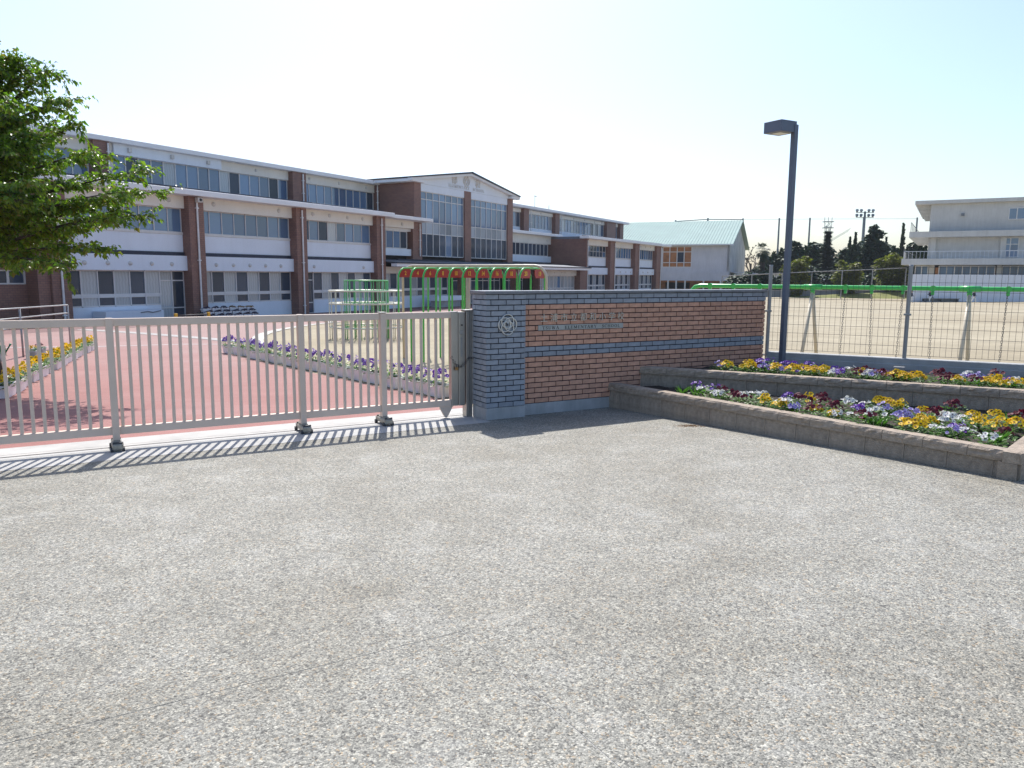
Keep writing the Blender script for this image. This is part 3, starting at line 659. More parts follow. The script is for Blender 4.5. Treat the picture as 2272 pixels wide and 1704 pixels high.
for bed, lst, z in (('lower', parse(LOWER), .300), ('upper', parse(UPPER)+more, .520)):
    p0, p1 = (Vector(LA), Vector(LB)) if bed == 'lower' else (Vector(UA), Vector(UB)); wd_ = (p1-p0).normalized(); wn_ = Vector((-wd_.y, wd_.x))
    def clear(x, y):
        q = Vector((x,y)); e = (q-p0).dot(wn_)
        if e < .27: q = q+wn_*(.27-e+.05*prnd.random())
        if bed == 'lower':
            d2 = (Vector(LC)-Vector(LB)).normalized(); n2 = Vector((-d2.y,d2.x)); e2 = (q-Vector(LB)).dot(n2)
            if e2 < .27: q = q+n2*(.27-e2)
        return q.x, q.y
    lst = [(k, *clear(x,y)) for k, x, y in lst]
    rank = {}
    for k, x, y in sorted(lst, key=lambda q: q[1]):
        i = rank[k] = rank.get(k, -1)+1; c = PET[k][0]
        pansy(x, y, z, k, '%s %s pansy plant from the brick wall end, in the %s flower bed' % (nth(i), c, bed), '%s pansies in the %s bed' % (c, bed), (prnd.uniform(.95,1.3) if k != 'm' else prnd.uniform(1.0,1.35)))
spk = []
for s in range(3):
    rnd = random.Random(s+50); mb = MB()
    for k in range(11):
        a = rnd.random()*6.28; q = rnd.uniform(.0,.03); c = Vector((math.cos(a)*q, math.sin(a)*q, 0)); L = rnd.uniform(.10,.17); d = Vector((math.cos(a)*.45, math.sin(a)*.45, 1)).normalized()
        w = Vector((-math.sin(a), math.cos(a), 0))*rnd.uniform(.008,.014)
        mb.add([c-w*.6, c+w*.6, c+d*L*.55+w, c+d*L+Vector((math.cos(a),math.sin(a),0))*.03, c+d*L*.55-w], [(0,1,2,3,4)])
    spk.append(mb.mesh('leaves', M['spike']))
def clear_low(x, y):
    q = Vector((x,y))
    for a_, b_ in ((LA,LB),(LB,LC)):
        d_ = (Vector(b_)-Vector(a_)).normalized(); n_ = Vector((-d_.y,d_.x)); e_ = (q-Vector(a_)).dot(n_)
        if e_ < .30: q = q+n_*(.30-e_)
    return q.x, q.y
for i, (k, x, y) in enumerate(sorted(((k, *clear_low(x,y)) for k, x, y in parse(SPIKE)), key=lambda q: q[1])):
    tag(link('leafy_bulb_plant', spk[i%3], None, (x,y,.30), (0,0,i*1.3)), '%s flowerless green leafy plant from the brick wall end, in the lower flower bed' % nth(i), 'plant', 'green leafy plants in the lower bed')

# ------------------------------------------------------------------ mesh fence on its low concrete wall
FD = azv(FENCE_AZ); FO = Vector((4.05, 12.25)); FROT = R(90-FENCE_AZ)
fw = tag(build(MB().cbox(.02, 8.5, -.05, .12, -.35, .67, .008).cbox(.02, 8.5, -.075, -.051, -.35, .585, .006), 'fence_foundation_wall', M['conc_grey'], None, (FO.x,FO.y,0), (0,0,FROT)), 'low grey concrete wall carrying the wire mesh fence', 'low wall')
fence = thing('wire_mesh_fence', 'grey welded wire mesh fence with round-capped posts behind the flower beds', 'fence', (FO.x,FO.y,0), FROT)
for k in range(5):
    x = .02+k*1.96
    mb = MB().cyl((x,0,.5), (x,0,2.02), .029, n=14); p = build(mb, 'post', M['fence'], fence, smooth=False)
    build(MB().cyl((x,0,2.02), (x,0,2.035), .034, .026, n=14), 'post_cap', M['fence'], p)
    build(MB().cbox(x-.05, x+.05, -.045, -.03, 1.30, 1.33, .003), 'clamp', M['fence'], p)
    if k < 4:
        mb = MB(); n = 26
        for i in range(1, n):
            xx = x+i*1.96/n
            mb.tube([(xx,0,.71),(xx,0,1.985),(xx,-.022,2.005),(xx,-.03,1.99)], .0027, 4)
        for z in [.715+.133*i for i in range(10)]+[2.0]:
            mb.tube([(x+.03,-.004,z),(x+1.93,-.004,z)], .0032, 4)
        build(mb, 'wire_panel', M['wire'], fence, kind='stuff')
jb = tag(build(MB().cbox(-.075,.075,-.05,.05,0,.065,.006), 'junction_box', M['fence'], None, (5.64,11.13,.50), (0,0,FROT)), 'small grey box on the fence foundation behind the yellow pansies', 'box')

# ------------------------------------------------------------------ lamp post
lamp = thing('lamp_post', 'tall square slate-blue lamp post standing in the rear flower bed', 'lamp post', (4.13,11.71,.4))
build(MB().cbox(-.039,.039,-.039,.039,0,3.66,.006), 'pole', M['lamp'], lamp, rot=(0,0,GROT))
hd = Matrix.Rotation(GROT,3,'Z')
hc = Vector((-.20,.045,0))
head = build(MB().cbox(-.165,.165,-.165,.165,3.545,3.70,.006).cbox(-.165,.165,-.165,.165,3.7005,3.705,.001), 'lamp_head', M['lamp'], lamp, (hc.x,hc.y,0), (0,0,GROT))
build(MB().cbox(-.09,.09,-.09,.09,3.538,3.544,.002), 'diffuser', M['diff'], head)

# ------------------------------------------------------------------ swing set
SO = FO + Vector((-FD.y, FD.x))*3.5
zg = lambda s: gz(*(SO+FD*s))
swing = thing('swing_set', 'long green swing beam on cream legs behind the mesh fence', 'swing set', (SO.x,SO.y,0), FROT)
BZ = 1.655
mb = MB(); pts = [(-2.32,0,zg(-2.3)-.05),(-2.25,0,1.30),(-2.20,0,1.55),(-2.13,0,1.63),(-2.02,0,BZ)]+[(x,0,BZ) for x in (-1,0.2,1.5,2.87,4.2,5.53,7.5)]
mb.tube(pts, .042, 12); build(mb, 'beam', M['green'], swing, smooth=True)
for lx in (.205, 2.865, 5.53):
    build(MB().cyl((lx-.17,0,BZ), (lx+.17,0,BZ), .054, n=14).cyl((lx,0,BZ), (lx,-.02,BZ-.14), .05, .04, n=12), 'leg_socket', M['green'], swing, smooth=True)
    for sgn in (-1,1):
        f = (lx+.10*sgn, .62*sgn, zg(lx)-.05)
        build(MB().tube([(lx,.02*sgn,BZ-.10),f], .034, 10), 'leg', M['cream'], swing, smooth=True)
chl = link_mesh(.052, .026, .0042)
cm = MB()
for i in range(30):
    rot = Matrix.Rotation(R(90*(i%2)),4,'Z')
    cm.add([rot @ Vector(v) + Vector((0,0,-.10-.042*i)) for v in chl.v], chl.f)
cmesh = cm.mesh('chain', M['chain'])
seat_m = MB().cbox(-.23,.23,-.08,.08,-1.395,-1.37,.006).mesh('seat', M['wheel'])
hang = MB().cyl((0,-.05,0),(0,.05,0),.055,n=12).cbox(-.026,.026,-.05,.05,-.115,-.04,.006)
hmesh = hang.mesh('hanger', M['green'])
for a, b in ((-1.81,-1.33),(-.80,-.30),(.80,1.26),(1.79,2.28),(3.45,3.92),(4.4,4.9)):
    for x in (a, b):
        h = link('hanger', hmesh, swing, (x,0,BZ)); link('chain', cmesh, h, (0,0,0), (R(2.0),R(1.5 if x == a else -1.5),0), kind='stuff')
    o = link('seat', seat_m, swing, ((a+b)/2,.03,BZ)); o.scale.x = (b-a)/.46*.98

# ------------------------------------------------------------------ numbered climbing poles
RV = azv(122); AV = azv(29.4); F0 = Vector((-2.66,18.04)); STEP = .367; SPAN = 1.18; TOPZ = 2.0
climb = thing('climbing_pole_frame', 'row of green hoop climbing poles with red number plates and cream beam', 'climbing frame')
def arc_pts(A, B, zt, za, zb, rad=.26, n=6):
    A, B = Vector(A), Vector(B); d = (B-A).normalized(); pts = [(A.x,A.y,za)]
    for i in range(n+1):
        a = math.pi/2*i/n; q = A+d*(rad-rad*math.cos(a)); pts.append((q.x,q.y,zt-rad+rad*math.sin(a)))
    for i in range(n+1):
        a = math.pi/2*i/n; q = B-d*(rad-rad*math.sin(a)); pts.append((q.x,q.y,zt-rad+rad*math.cos(a)))
    pts.append((B.x,B.y,zb)); return pts
prot = R(90-29.4)
for k in range(10):
    a = F0+RV*STEP*k; b = a+AV*SPAN
    mb = MB(); mb.tube(arc_pts(a,b,TOPZ,gz(*a)-.1,gz(*b)-.1), .0215, 8); hoop = build(mb, 'hoop', M['green'], climb, smooth=True)
    for side, num in ((0, 2*k+2), (1, 2*k+1)):
        sh = [(.012,-.215),(.02,-.15),(.05,-.10),(.09,-.06),(.15,-.03),(.22,-.018),(.44,-.018),(.485,-.05),(.495,-.10),(.48,-.16),(.44,-.215)]
        if side: sh = [(SPAN-x,z) for x,z in sh][::-1]
        pl_ = build(MB().prism([(x+.0,z) for x,z in sh], -.006, .006), 'number_plate', M['redplate'], hoop, (a.x,a.y,TOPZ), (0,0,prot))
        cx = .27 if not side else SPAN-.27
        me = font_mesh(str(num), .135, .002, M['gold'], 'numeral', .002)
        link('numeral', me, hoop, (a.x+AV.x*cx+AV.y*.009, a.y+AV.y*cx-AV.x*.009, TOPZ-.122), (R(90),0,prot))
mid = lambda k: F0+AV*SPAN/2+RV*STEP*k
mb = MB(); p0, p1 = mid(-.9), mid(9.95)
ends = arc_pts(p0, p1, TOPZ+.055, gz(*p0)-.1, gz(*p1)-.1, .30)
mb.tube(ends, .028, 10); build(mb, 'beam', M['cream'], climb, smooth=True)
pm = mid(4.35); build(MB().cyl((pm.x,pm.y,gz(*pm)-.1),(pm.x,pm.y,TOPZ+.05),.05,n=12), 'post', M['cream'], climb, smooth=True)
for i in range(3):   # low stumps standing by the climbing poles
    q = mid(1.2+1.1*i)+AV*(1.5+.3*i)
    tag(build(MB().cyl((0,0,-.1),(0,0,.62-.06*i),.045,.045,n=10).cyl((0,0,.62-.06*i),(0,0,.66-.06*i),.05,.03,n=10), 'cream_stump', M['cream'], None, (q.x,q.y,gz(*q))), 'short cream post standing beyond the climbing poles, %s from the left' % ORD[i], 'post', 'low cream posts')

# ------------------------------------------------------------------ round jungle gym
jg = thing('round_jungle_gym', 'round jungle gym with tall green core and pale outer rings', 'jungle gym', (-4.95,26.2,gz(-4.95,26.2)))
def circle(r, z, n=24): return [(r*math.cos(2*math.pi*i/n), r*math.sin(2*math.pi*i/n), z) for i in range(n)]
for z, m in ((1.97,'gymgreen'),(1.63,'gymgreen'),(1.20,'gymgreen'),(.80,'gymgreen'),(.40,'gymgreen')): build(MB().tube(circle(.73,z), .021, 6, closed=True), 'ring', M[m], jg, smooth=True)
for i in range(22):
    a = 2*math.pi*(i+.3)/22; build(MB().cyl((.73*math.cos(a),.73*math.sin(a),-.05),(.73*math.cos(a),.73*math.sin(a),1.97),.0165,n=6), 'upright', M['gymgreen'], jg, smooth=True)
for z in (1.63,1.21,.42): build(MB().tube(circle(1.24,z,30), .026, 6, closed=True), 'ring', M['gymwhite'], jg, smooth=True)
for i in range(26):
    a = 2*math.pi*(i+.5)/26; c, s = math.cos(a), math.sin(a)
    build(MB().cyl((1.24*c,1.24*s,-.05),(1.24*c,1.24*s,1.63),.0165,n=6), 'upright', M['gymwhite'], jg, smooth=True)
    for z in (1.63,1.21): build(MB().cyl((.73*c,.73*s,z),(1.24*c,1.24*s,z),.015,n=6), 'spoke', M['gymwhite'], jg, smooth=True)

# ------------------------------------------------------------------ trough planters along the drive
def trough_mesh(key):
    mb = MB(); L, W, H = .275, .105, .20; o = []
    for z, f in ((0,.90),(.150,.985),(.151,1.03),(H,1.05)): o.append([(-L*f,-W*f,z),(L*f,-W*f,z),(L*f,W*f,z),(-L*f,W*f,z)])
    inn = [[(-L*f,-W*f*.93,z),(L*f,-W*f*.93,z),(L*f,W*f*.93,z),(-L*f,W*f*.93,z)] for z, f in ((H,.985),(H-.03,.97))]
    rings = o+inn; vs = [p for r_ in rings for p in r_]; fs = [(3,2,1,0)]
    for k in range(len(rings)-1):
        for i in range(4): fs.append((k*4+i, k*4+(i+1)%4, (k+1)*4+(i+1)%4, (k+1)*4+i))
    mb.add(vs, fs); return mb.mesh('trough', M[key])
TR, TRG = trough_mesh('planter'), trough_mesh('planter_g')
SOILM = MB().box(-.25,.25,-.09,.09,.10,.172).mesh('soil', M['soil'])
def planter(x, y, az, label, group, me=TR, z=None):
    t = thing('trough_planter', label, 'planter', (x,y,gz(x,y)+.012 if z is None else z), R(90-az), group)
    link('trough', me, t); link('soil', SOILM, t); return t
A, B = Vector((-1.17,12.02)), Vector((-7.45,20.32)); n = 16
for i in range(n):
    f = i/(n-1); p = A.lerp(B, f)+Vector((random.uniform(-.05,.05),random.uniform(-.05,.05)))
    planter(p.x, p.y, 143+random.uniform(-7,7), 'white trough of purple pansies right of the red drive, %s from the gate' % ORD[i], 'white troughs right of the drive')
    d = azv(143)
    for s, e in ((-.16,'school'),(.15,'gate')): pansy(p.x+d.x*s, p.y+d.y*s, gz(p.x,p.y)+.165, 'p', 'purple pansy plant at the %s side of the %s white trough right of the drive' % (e, ORD[i]), 'purple pansies along the drive', random.uniform(1.2,1.5)).scale = (1.55,1.55,random.uniform(1.8,2.4))
A, B = Vector((-8.05,12.05)), Vector((-11.9,21.5)); n = 14
for i in range(n):
    p = A.lerp(B, i/(n-1))+Vector((random.uniform(-.05,.05),random.uniform(-.04,.04)))
    planter(p.x, p.y, -22+random.uniform(-5,5), 'white trough of yellow pansies left of the red drive, %s from the gate' % ORD[i], 'white troughs left of the drive')
    for s, e in ((-.17,'gate'),(.16,'school')): pansy(p.x+azv(-22).x*s, p.y+azv(-22).y*s, gz(p.x,p.y)+.165, 'y', 'yellow pansy plant at the %s side of the %s white trough left of the drive' % (e, ORD[i]), 'yellow pansies along the drive', random.uniform(1.3,1.6)).scale = (1.6,1.6,random.uniform(1.5,2.0))
for i in range(4):
    p = Vector((-11.9-.35*(i%2),17.3+.85*i)); planter(p.x, p.y, -22, 'grey-green trough behind the yellow pansies, %s from the gate' % ORD[i], 'grey troughs behind the yellow pansies', TRG)
    pansy(p.x, p.y, gz(*p)+.165, 'ymym'[i], '%s pansy plant in the %s grey-green trough by the handrail' % ('yellow' if i%2 == 0 else 'maroon', ORD[i]), 'pansies in the grey troughs', 1.2)

# ------------------------------------------------------------------ handrail, barrier, cone
hr = thing('pipe_handrail', 'three-bar grey pipe handrail at the left before the school', 'handrail')
hp = [Vector((-11.3,15.5)), Vector((-12.36,19.34)), Vector((-13.5,23.42))]
for p in hp: build(MB().cyl((p.x,p.y,gz(*p)-.1),(p.x,p.y,gz(*p)+1.24),.024,n=8), 'post', M['fence'], hr, smooth=True)
for z in (1.24,1.0,.76): build(MB().tube([(p.x,p.y,gz(*p)+z) for p in hp], .019, 8), 'rail', M['fence'], hr, smooth=True)
bar = thing('yellow_barrier', 'low yellow barrier with two feet on the red paving before the school', 'barrier', (*bxy(-13.6,6.0),gz(*bxy(-13.6,6.0))), R(90-BLD_AZ))
for x in (-.95,.95): build(MB().cbox(x-.11,x+.11,-.2,.2,0,.10,.01).cbox(x-.07,x+.07,-.06,.06,.10,.55,.01), 'foot', M['yel'], bar)
build(MB().cyl((-1.0,0,.45),(1.0,0,.45),.03,n=10), 'bar', M['wheel'], bar, smooth=True)
gc = thing('green_watering_can', 'dark green watering can standing behind the handrail', 'watering can', (-13.35,20.0,gz(-13.35,20.0)))
build(MB().cyl((0,0,0),(0,0,.26),.11,.10,n=14), 'can', M['wgreen'], gc, smooth=False); build(MB().tube([(.09,0,.05),(.22,0,.24),(.26,0,.30)],[.022,.018,.03],8), 'spout', M['wgreen'], gc, smooth=True)
build(MB().tube([(.05,0,.26),(.03,0,.36),(-.05,0,.37),(-.11,0,.28),(-.11,0,.12)],.012,6), 'handle', M['wgreen'], gc, smooth=True)

# ------------------------------------------------------------------ the school (local x along the facade, y into the building, z up from its floor)
school = thing('school_building', 'long three-storey brick and white school with gabled glass centre', 'school', (BB.x,BB.y,-.9), R(90-BLD_AZ))
def sb(name, mkey, s0, s1, f, b, z0, z1, parent=None, c=0.0):   # f,b = offsets outwards from the pier line (negative = set back)
    mb = MB().cbox(s0,s1,-f,-b,z0,z1,c) if c else MB().box(s0,s1,-f,-b,z0,z1)
    return build(mb, name, M[mkey], parent or school)
wr = random.Random(5)
pane_cache = {}
def window(xs, zs, off, mats, fr=.045, name='window', frame_h=None):
    """one glazed band: xs mullions, zs transoms; mats(i,k) chooses the glass of each pane"""
    mb = MB(); y0 = -off
    for x in xs: mb.box(x-fr/2, x+fr/2, y0-.05, y0+.04, zs[0], zs[-1])
    for k, z in enumerate(zs):
        h = frame_h[k] if frame_h else fr
        for a, b in zip(xs, xs[1:]): mb.box(a+fr/2, b-fr/2, y0-.045, y0+.04, z-h/2, z+h/2)
    w = build(mb, name, M['frame'], school)
    for i, (a, b) in enumerate(zip(xs, xs[1:])):
        for k, (c, d) in enumerate(zip(zs, zs[1:])):
            mk = mats(i,k)
            if mk is None: continue
            key = (round(b-a,2), round(d-c,2), mk)
            if key not in pane_cache: pane_cache[key] = MB().box(0,b-a,0,.012,0,d-c).mesh('pane', M[mk])
            link('pane', pane_cache[key], w, (a, y0+(.010 if (i+k)%2 else .0), c))
    return w
def lin(a, b, n): return [a+(b-a)*i/n for i in range(n+1)]
def vent(s, z, off, r=.15):
    mb = MB(); n = 12; vs = [(s,-off-.10,z-.01)]; 
    vs += [(s+r*.62*math.cos(2*math.pi*i/n), -off-.085, z+r*.62*math.sin(2*math.pi*i/n)) for i in range(n)]
    vs += [(s+r*math.cos(2*math.pi*i/n), -off, z+r*math.sin(2*math.pi*i/n)) for i in range(n)]
    fs = [(0,1+(i+1)%n,1+i) for i in range(n)]+[(1+i,1+(i+1)%n,1+n+(i+1)%n,1+n+i) for i in range(n)]
    mb.add(vs, fs); build(mb, 'vent_cap', M['vent'], school, smooth=True)
def downpipe(s, off, z0, z1, r=.055):
    mb = MB(); mb.cyl((s,-off-.08,z0),(s,-off-.08,z1),r,n=8)
    for z in (z0+.6, (z0+z1)/2, z1-.5): mb.box(s-.09,s+.09,-off-.14,-off,z-.03,z+.03)
    build(mb, 'downpipe', M['pipe'], school)
def upper_mats(curt=.08):
    return lambda i,k: 'glassc' if wr.random() < curt else ('glassb' if wr.random() < .14 else 'glass')
def bay(a, b, door=None, tall=False, nmul=8, left_vents=(), p1_vents=(), curtain=.55):
    sb('spandrel','panel', a,b, -.65,-1.1, 3.96,4.96); sb('gutter','navy', a,b, -.56,-1.1, 3.745,3.955); sb('spandrel','panel', a,b, -.35,-1.1, 2.89,3.74)
    sb('fascia','fascia', a,b, -.38,-1.1, 6.45,7.149)
    sb('sill','frame', a,b, -.60,-1.1, 4.965,5.10)
    if tall: window(lin(a,b,nmul), [4.0,5.75,6.44], -.75, lambda i,k: 'glassb' if wr.random()<.6 else 'glass')
    else: window(lin(a,b,nmul), [5.11,6.44], -.75, upper_mats())
    d0, d1 = (door if door else (None,None))
    segs = [(a,b)] if not door else ([(a,d0),(d1,b)] if d0-a > .4 and b-d1 > .4 else ([(a,d0)] if d0-a > .4 else [(d1,b)]))
    for (p,q) in segs:
        n = max(2, round((q-p)/.92)); ph = wr.random() < .5
        window(lin(p,q,n), [.97,1.515,2.86], -.75, lambda i,k: ('glassc' if (i+ph)%2 else 'glassb') if wr.random() < .9 else 'glassc', .06, frame_h=[.07,.2,.07])
        sb('lower_wall','panel', p,q, -.70,-1.1, -.1,.93)
    if door:
        window(lin(d0,d1,2), [.0,.75,2.32,2.86], -.78, lambda i,k: ('glassc','glassb')[i] , .07, name='door')
    sb('back_wall','dark', a-.2,b+.2, -1.12,-1.2, 0,7.14)
    for s in left_vents: vent(s, 6.86, -.38)
    for s in p1_vents: vent(s, 3.26, -.35, .13)
bay(-16.0,-8.84, door=(-10.46,-8.84), left_vents=(-13.2,-9.85), p1_vents=(-15.03,-13.75,-12.46,-11.16,-9.88))
bay(-7.80,-.42, left_vents=(-6.78,-1.59), p1_vents=(-6.8,-5.51,-4.21,-2.92,-1.6))
bay(.55,7.94, door=(.56,1.75), left_vents=(1.53,3.18,5.08,6.76), p1_vents=(1.49,6.72))
for a, b in ((-16.95,-16.01),(-8.83,-7.81),(-.41,.54),(7.95,8.97)):
    sb('brick_pier','bbrick', a,b, 0,-1.3, -.1,7.148); downpipe((a+b)/2, 0, 0, 7.0)
for s in (-8.25,): build(MB().cbox(s-.16,s+.16,-.34,-.02,6.82,7.10,.02), 'floodlight', M['vent'], school); build(MB().cyl((s,-.345,6.96),(s,-.36,6.96),.09,n=14), 'floodlight_lens', M['black'], school)
# brick stair tower at the left end
sb('stair_tower_wall','bbrick', -17.55,-16.955, -.15,-1.3, -.1,7.147); sb('stair_tower_wall','bbrick', -34,-17.56, -1.1,-1.6, -.1,2.15); sb('stair_tower_wall','bbrick', -34,-17.56, -1.1,-1.6, 2.86,7.146)
window(lin(-24.0,-17.57,8), [2.16,2.85], -1.25, lambda i,k: 'glassb', .12)
sb('porch_roof','eave', -34,-18.75, .0,-1.09, 3.38,3.65)
# second-floor roof edge, dark standing roof strips and terrace deck
sb('roof_eave','eave', -34,9.5, .55,-.6, 7.15,7.47, c=.02); sb('terrace_roof','roofgrey', -34,9.48, -.61,-6.6, 7.0,7.44)
for a, b, f in ((-20,-9.3,.2),(-9.0,1.0,.1),(1.3,8.9,-.1)): sb('roof_strip','navy', a,b, f,f-.5, 7.475,7.60)
sb('roof_eave','eave', 9.51,15.2, .15,-1.4, 7.14,7.40, c=.02)
# small bay beside the centre
sb('fascia','fascia', 8.98,14.1, -1.1,-1.9, 6.55,7.139); window([10.0,10.85,11.77,12.67,13.59], [4.90,6.28], -1.5, lambda i,k: 'glass' if i < 3 else 'glassb', .06); sb('spandrel','panel', 8.98,14.1, -1.4,-1.9, 4.30,4.86)
sb('lintel','frame', 8.98,14.1, -1.42,-1.9, 6.31,6.549); sb('brick_pier','bbrick', 14.11,15.39, -1.2,-2.2, 4.0,7.138); sb('back_wall','dark', 8.98,14.1, -1.92,-2.0, 0,7.1); downpipe(15.0,-1.2,4.3,7.0); vent(12.5,6.85,-1.1)
# third floor of the left wing
def third(a, b, n, zf=9.84, proud=0.0, curt=.12, zb=8.38):
    sb('fascia','fascia' if not proud else 'panel', a,b, -6.3+proud,-7.2, zf,10.499 if not proud else 10.497)
    window(lin(a,b,n), [zb,zf], -6.5+proud*.6, lambda i,k: 'glassc' if wr.random() < curt else ('glassb' if wr.random() < .12 else 'glass'), .07)
    sb('parapet_wall','panel', a,b, -6.42+proud*.5,-7.2, 7.3,zb-.005)
third(-9.2,-1.25,9, 9.86, .22); third(-1.24,5.18,7); third(6.62,15.35,10); third(-34,-10.62,24)
for a, b in ((5.19,6.6),(-10.61,-9.62)): sb('brick_pier','bbrick', a,b, -5.85,-7.2, 7.3,10.496)
sb('wall_return','fascia', -9.61,-9.21, -6.2,-7.2, 7.3,10.495)
downpipe(6.2,-5.85,7.5,10.4); downpipe(15.2,-5.9,7.5,10.45); downpipe(-9.75,-5.85,7.5,10.4)
for s, z in ((-8.2,10.2),(-5.2,10.2),(-2.4,10.2)): build(MB().cbox(s-.11,s+.11,5.92,6.07,z-.12,z+.12,.01), 'vent_box', M['vent'], school)
for s in (2.0,7.4,10.8,14.2): vent(s,10.2,-6.3,.12)
sb('back_wall','dark', -34,15.35, -7.21,-7.4, 7.3,10.49)
sb('roof_eave','eave', -36,15.37, -5.68,-6.2, 10.5,10.80, c=.02); sb('flat_roof','eave', -36,15.37, -6.21,-16, 10.502,10.78)
# gabled centre
sb('brick_side_wall','bbrick', 15.4,16.2, -2.25,-16, 3.6,10.57)
for a, b in ((15.4,16.38),(23.3,24.41),(31.43,32.5)): sb('brick_pier','bbrick', a+.001,b, -2.0,-2.6, 3.6,10.568)
sb('brick_side_wall','bbrick', 31.6,32.499, -2.61,-16, 3.6,10.566)
for a, b in ((16.385,23.295),(24.415,31.425)):
    sb('white_band','panel', a,b, -2.06,-2.6, 9.93,10.565)
    window(lin(a,b,7), [4.38,6.32,7.32,9.28,9.925], -2.2, lambda i,k: 'spandrel' if k == 1 else ('glassb' if k == 0 and wr.random() < .75 else 'glass'), .07, name='curtain_wall')
    sb('back_wall','dark', a,b, -2.62,-2.7, 4,10.5)
gb = MB(); gb.prism([(15.0,10.575),(32.9,10.575),(32.9,10.84),(23.85,12.16),(15.0,10.84)], 2.02, 2.5); build(gb, 'gable_wall', M['panel'], school)
for sg, pts in ((0,[(14.55,10.84),(23.85,12.20),(23.85,12.36),(14.55,10.95)]),(1,[(23.85,12.20),(33.2,10.84),(33.2,10.95),(23.85,12.36)])):
    build(MB().prism(pts, 1.45, 16), 'gable_roof', M['navy'], school)
    w = [(x,z-.20) for x,z in pts[:2]]+[(x,z-.003) for x,z in pts[1::-1]]
    build(MB().prism(w, 1.55, 2.015), 'verge_board', M['eave'], school)
sb('eave_return','eave', 14.6,16.4, -1.6,-2.019, 10.58,10.80, c=.01); sb('eave_return','eave', 31.5,33.25, -1.6,-2.019, 10.58,10.80, c=.01)
sb('side_eave','eave', 14.58,15.395, -2.02,-6.0, 10.579,10.80)
for ch, s in (('都',21.6),('和',25.6)): link('gable_character', font_mesh(ch, .95, .02, M['vent'], 'gable_character', .01), school, (s,1.99,11.42), (R(90),0,0))
mb = MB()
for dx, dz in ((0,.18),(0,-.18),(.18,0),(-.18,0)): loop(mb, 23.6+dx, 11.45+dz, .34, .34, .045, y=1.99)
build(mb, 'gable_emblem', M['vent'], school); mb = MB(); t_ = 'ELEMENTARY  SCHOOL'; serif_text(mb, t_, 20.6, 10.72, .26, 2.005, .03, wscale=6.2/text_width(t_,.26)); build(mb, 'gable_lettering', M['vent'], school)
# recessed block right of the centre
sb('fascia','fascia', 32.51,46.9, -4.8,-5.6, 6.50,7.43); window(lin(35.2,46.2,11), [5.06,6.46], -4.9, lambda i,k: 'glassb' if wr.random() < .6 else 'glass', .10); sb('spandrel','panel', 32.51,46.9, -4.75,-5.6, 4.3,5.03)
sb('roof_eave','eave', 32.2,48.6, -4.0,-5.7, 7.44,7.74, c=.02); sb('back_wall','dark', 32.51,46.9, -5.61,-5.7, 3,7.4); vent(45.8,6.95,-4.8,.14)
# right wing
sb('brick_side_wall','bbrick', 46.9,47.55, 0,-6, -.1,7.147); downpipe(47.2,0,0,7.0)
bay(47.6,54.45, tall=True, nmul=7); bay(56.1,63.4, p1_vents=(56.8,58.8,60.8,62.6)); bay(65.1,72.3, left_vents=(66.4,68.4,70.4), p1_vents=(65.6,67.5,69.5,71.4))
for a, b in ((54.46,56.09),(63.41,65.09),(72.31,74.3)): sb('brick_pier','bbrick', a,b, 0,-1.3, -.1,7.146); downpipe(b-.25,0,0,7.0)
sb('end_wall','bbrick', 73.3,74.29, -1.31,-9, -.1,7.145)
sb('roof_eave','eave', 46.2,77.2, .6,-.6, 7.15,7.46, c=.02); sb('terrace_roof','roofgrey', 46.95,76.9, -.61,-6.7, 7.0,7.43)
for a, b in ((47,56),(57,66),(66.5,75)): sb('roof_strip','navy', a,b, -.2,-.7, 7.465,7.60)
third(34.5,42.0,8, 10.08, zb=8.4); third(43.25,50.3,8, 10.08, zb=8.4); third(51.5,67.1,17, 10.05, zb=8.4); third(70.5,72.3,2,10.05, zb=8.4)
for a, b in ((42.01,43.24),(50.31,51.49),(67.11,70.49),(72.31,73.6)): sb('brick_pier','bbrick', a,b, -5.9,-7.2, 7.3,10.55)
for s in (43.6,51.8): downpipe(s,-5.9,7.5,10.5)
for s in (39.9,47.0,56.5,60.0,63.5,66.0): vent(s,10.3,-6.3,.13)
sb('roof_eave','eave', 32.52,75.0, -5.5,-6.2, 10.56,10.87, c=.02); sb('flat_roof','eave', 32.52,75.0, -6.21,-16, 10.562,10.85); sb('back_wall','dark', 34.5,72.3, -7.21,-7.4, 7.3,10.5)
build(MB().cyl((50.5,9,10.8),(50.5,9,12.9),.04,n=6).box(50.3,51.0,8.97,9.03,12.8,12.88).cyl((54.5,9,10.8),(54.5,9,12.0),.05,n=6), 'roof_aerial', M['galv'], school)
# entrance canopy across the ground floor
sb('canopy_fascia','eave', 9.0,46.0, 1.05,.5, 3.36,3.60, c=.01); sb('canopy_edge','navy', 9.0,46.0, 1.12,.4, 3.602,3.70)
cv = MB(); cv.prism([(0,0)]*0 or [(-1.0,3.702),(4.7,4.22),(4.7,4.05),(-1.0,3.62)], 9.0, 46.0)
cv.v = [(y, x, z) for x, y, z in cv.v]; build(cv, 'canopy_roof', M['roofgrey'], school)
for a, b in ((12,19.5),(27,33.5)): build(MB().box(a,b,1.2,1.35,3.92,4.02), 'roof_strip', M['navy'], school)
sb('fascia','fascia', 9.0,19.5, -.55,-1.2, 2.86,3.355); window(lin(9.6,18.7,10), [.97,1.515,2.85], -.9, lambda i,k: ('glassc','glassb')[i%2], .07, frame_h=[.07,.2,.07]); sb('lower_wall','panel', 9.0,18.9, -.85,-1.2, -.1,.93)
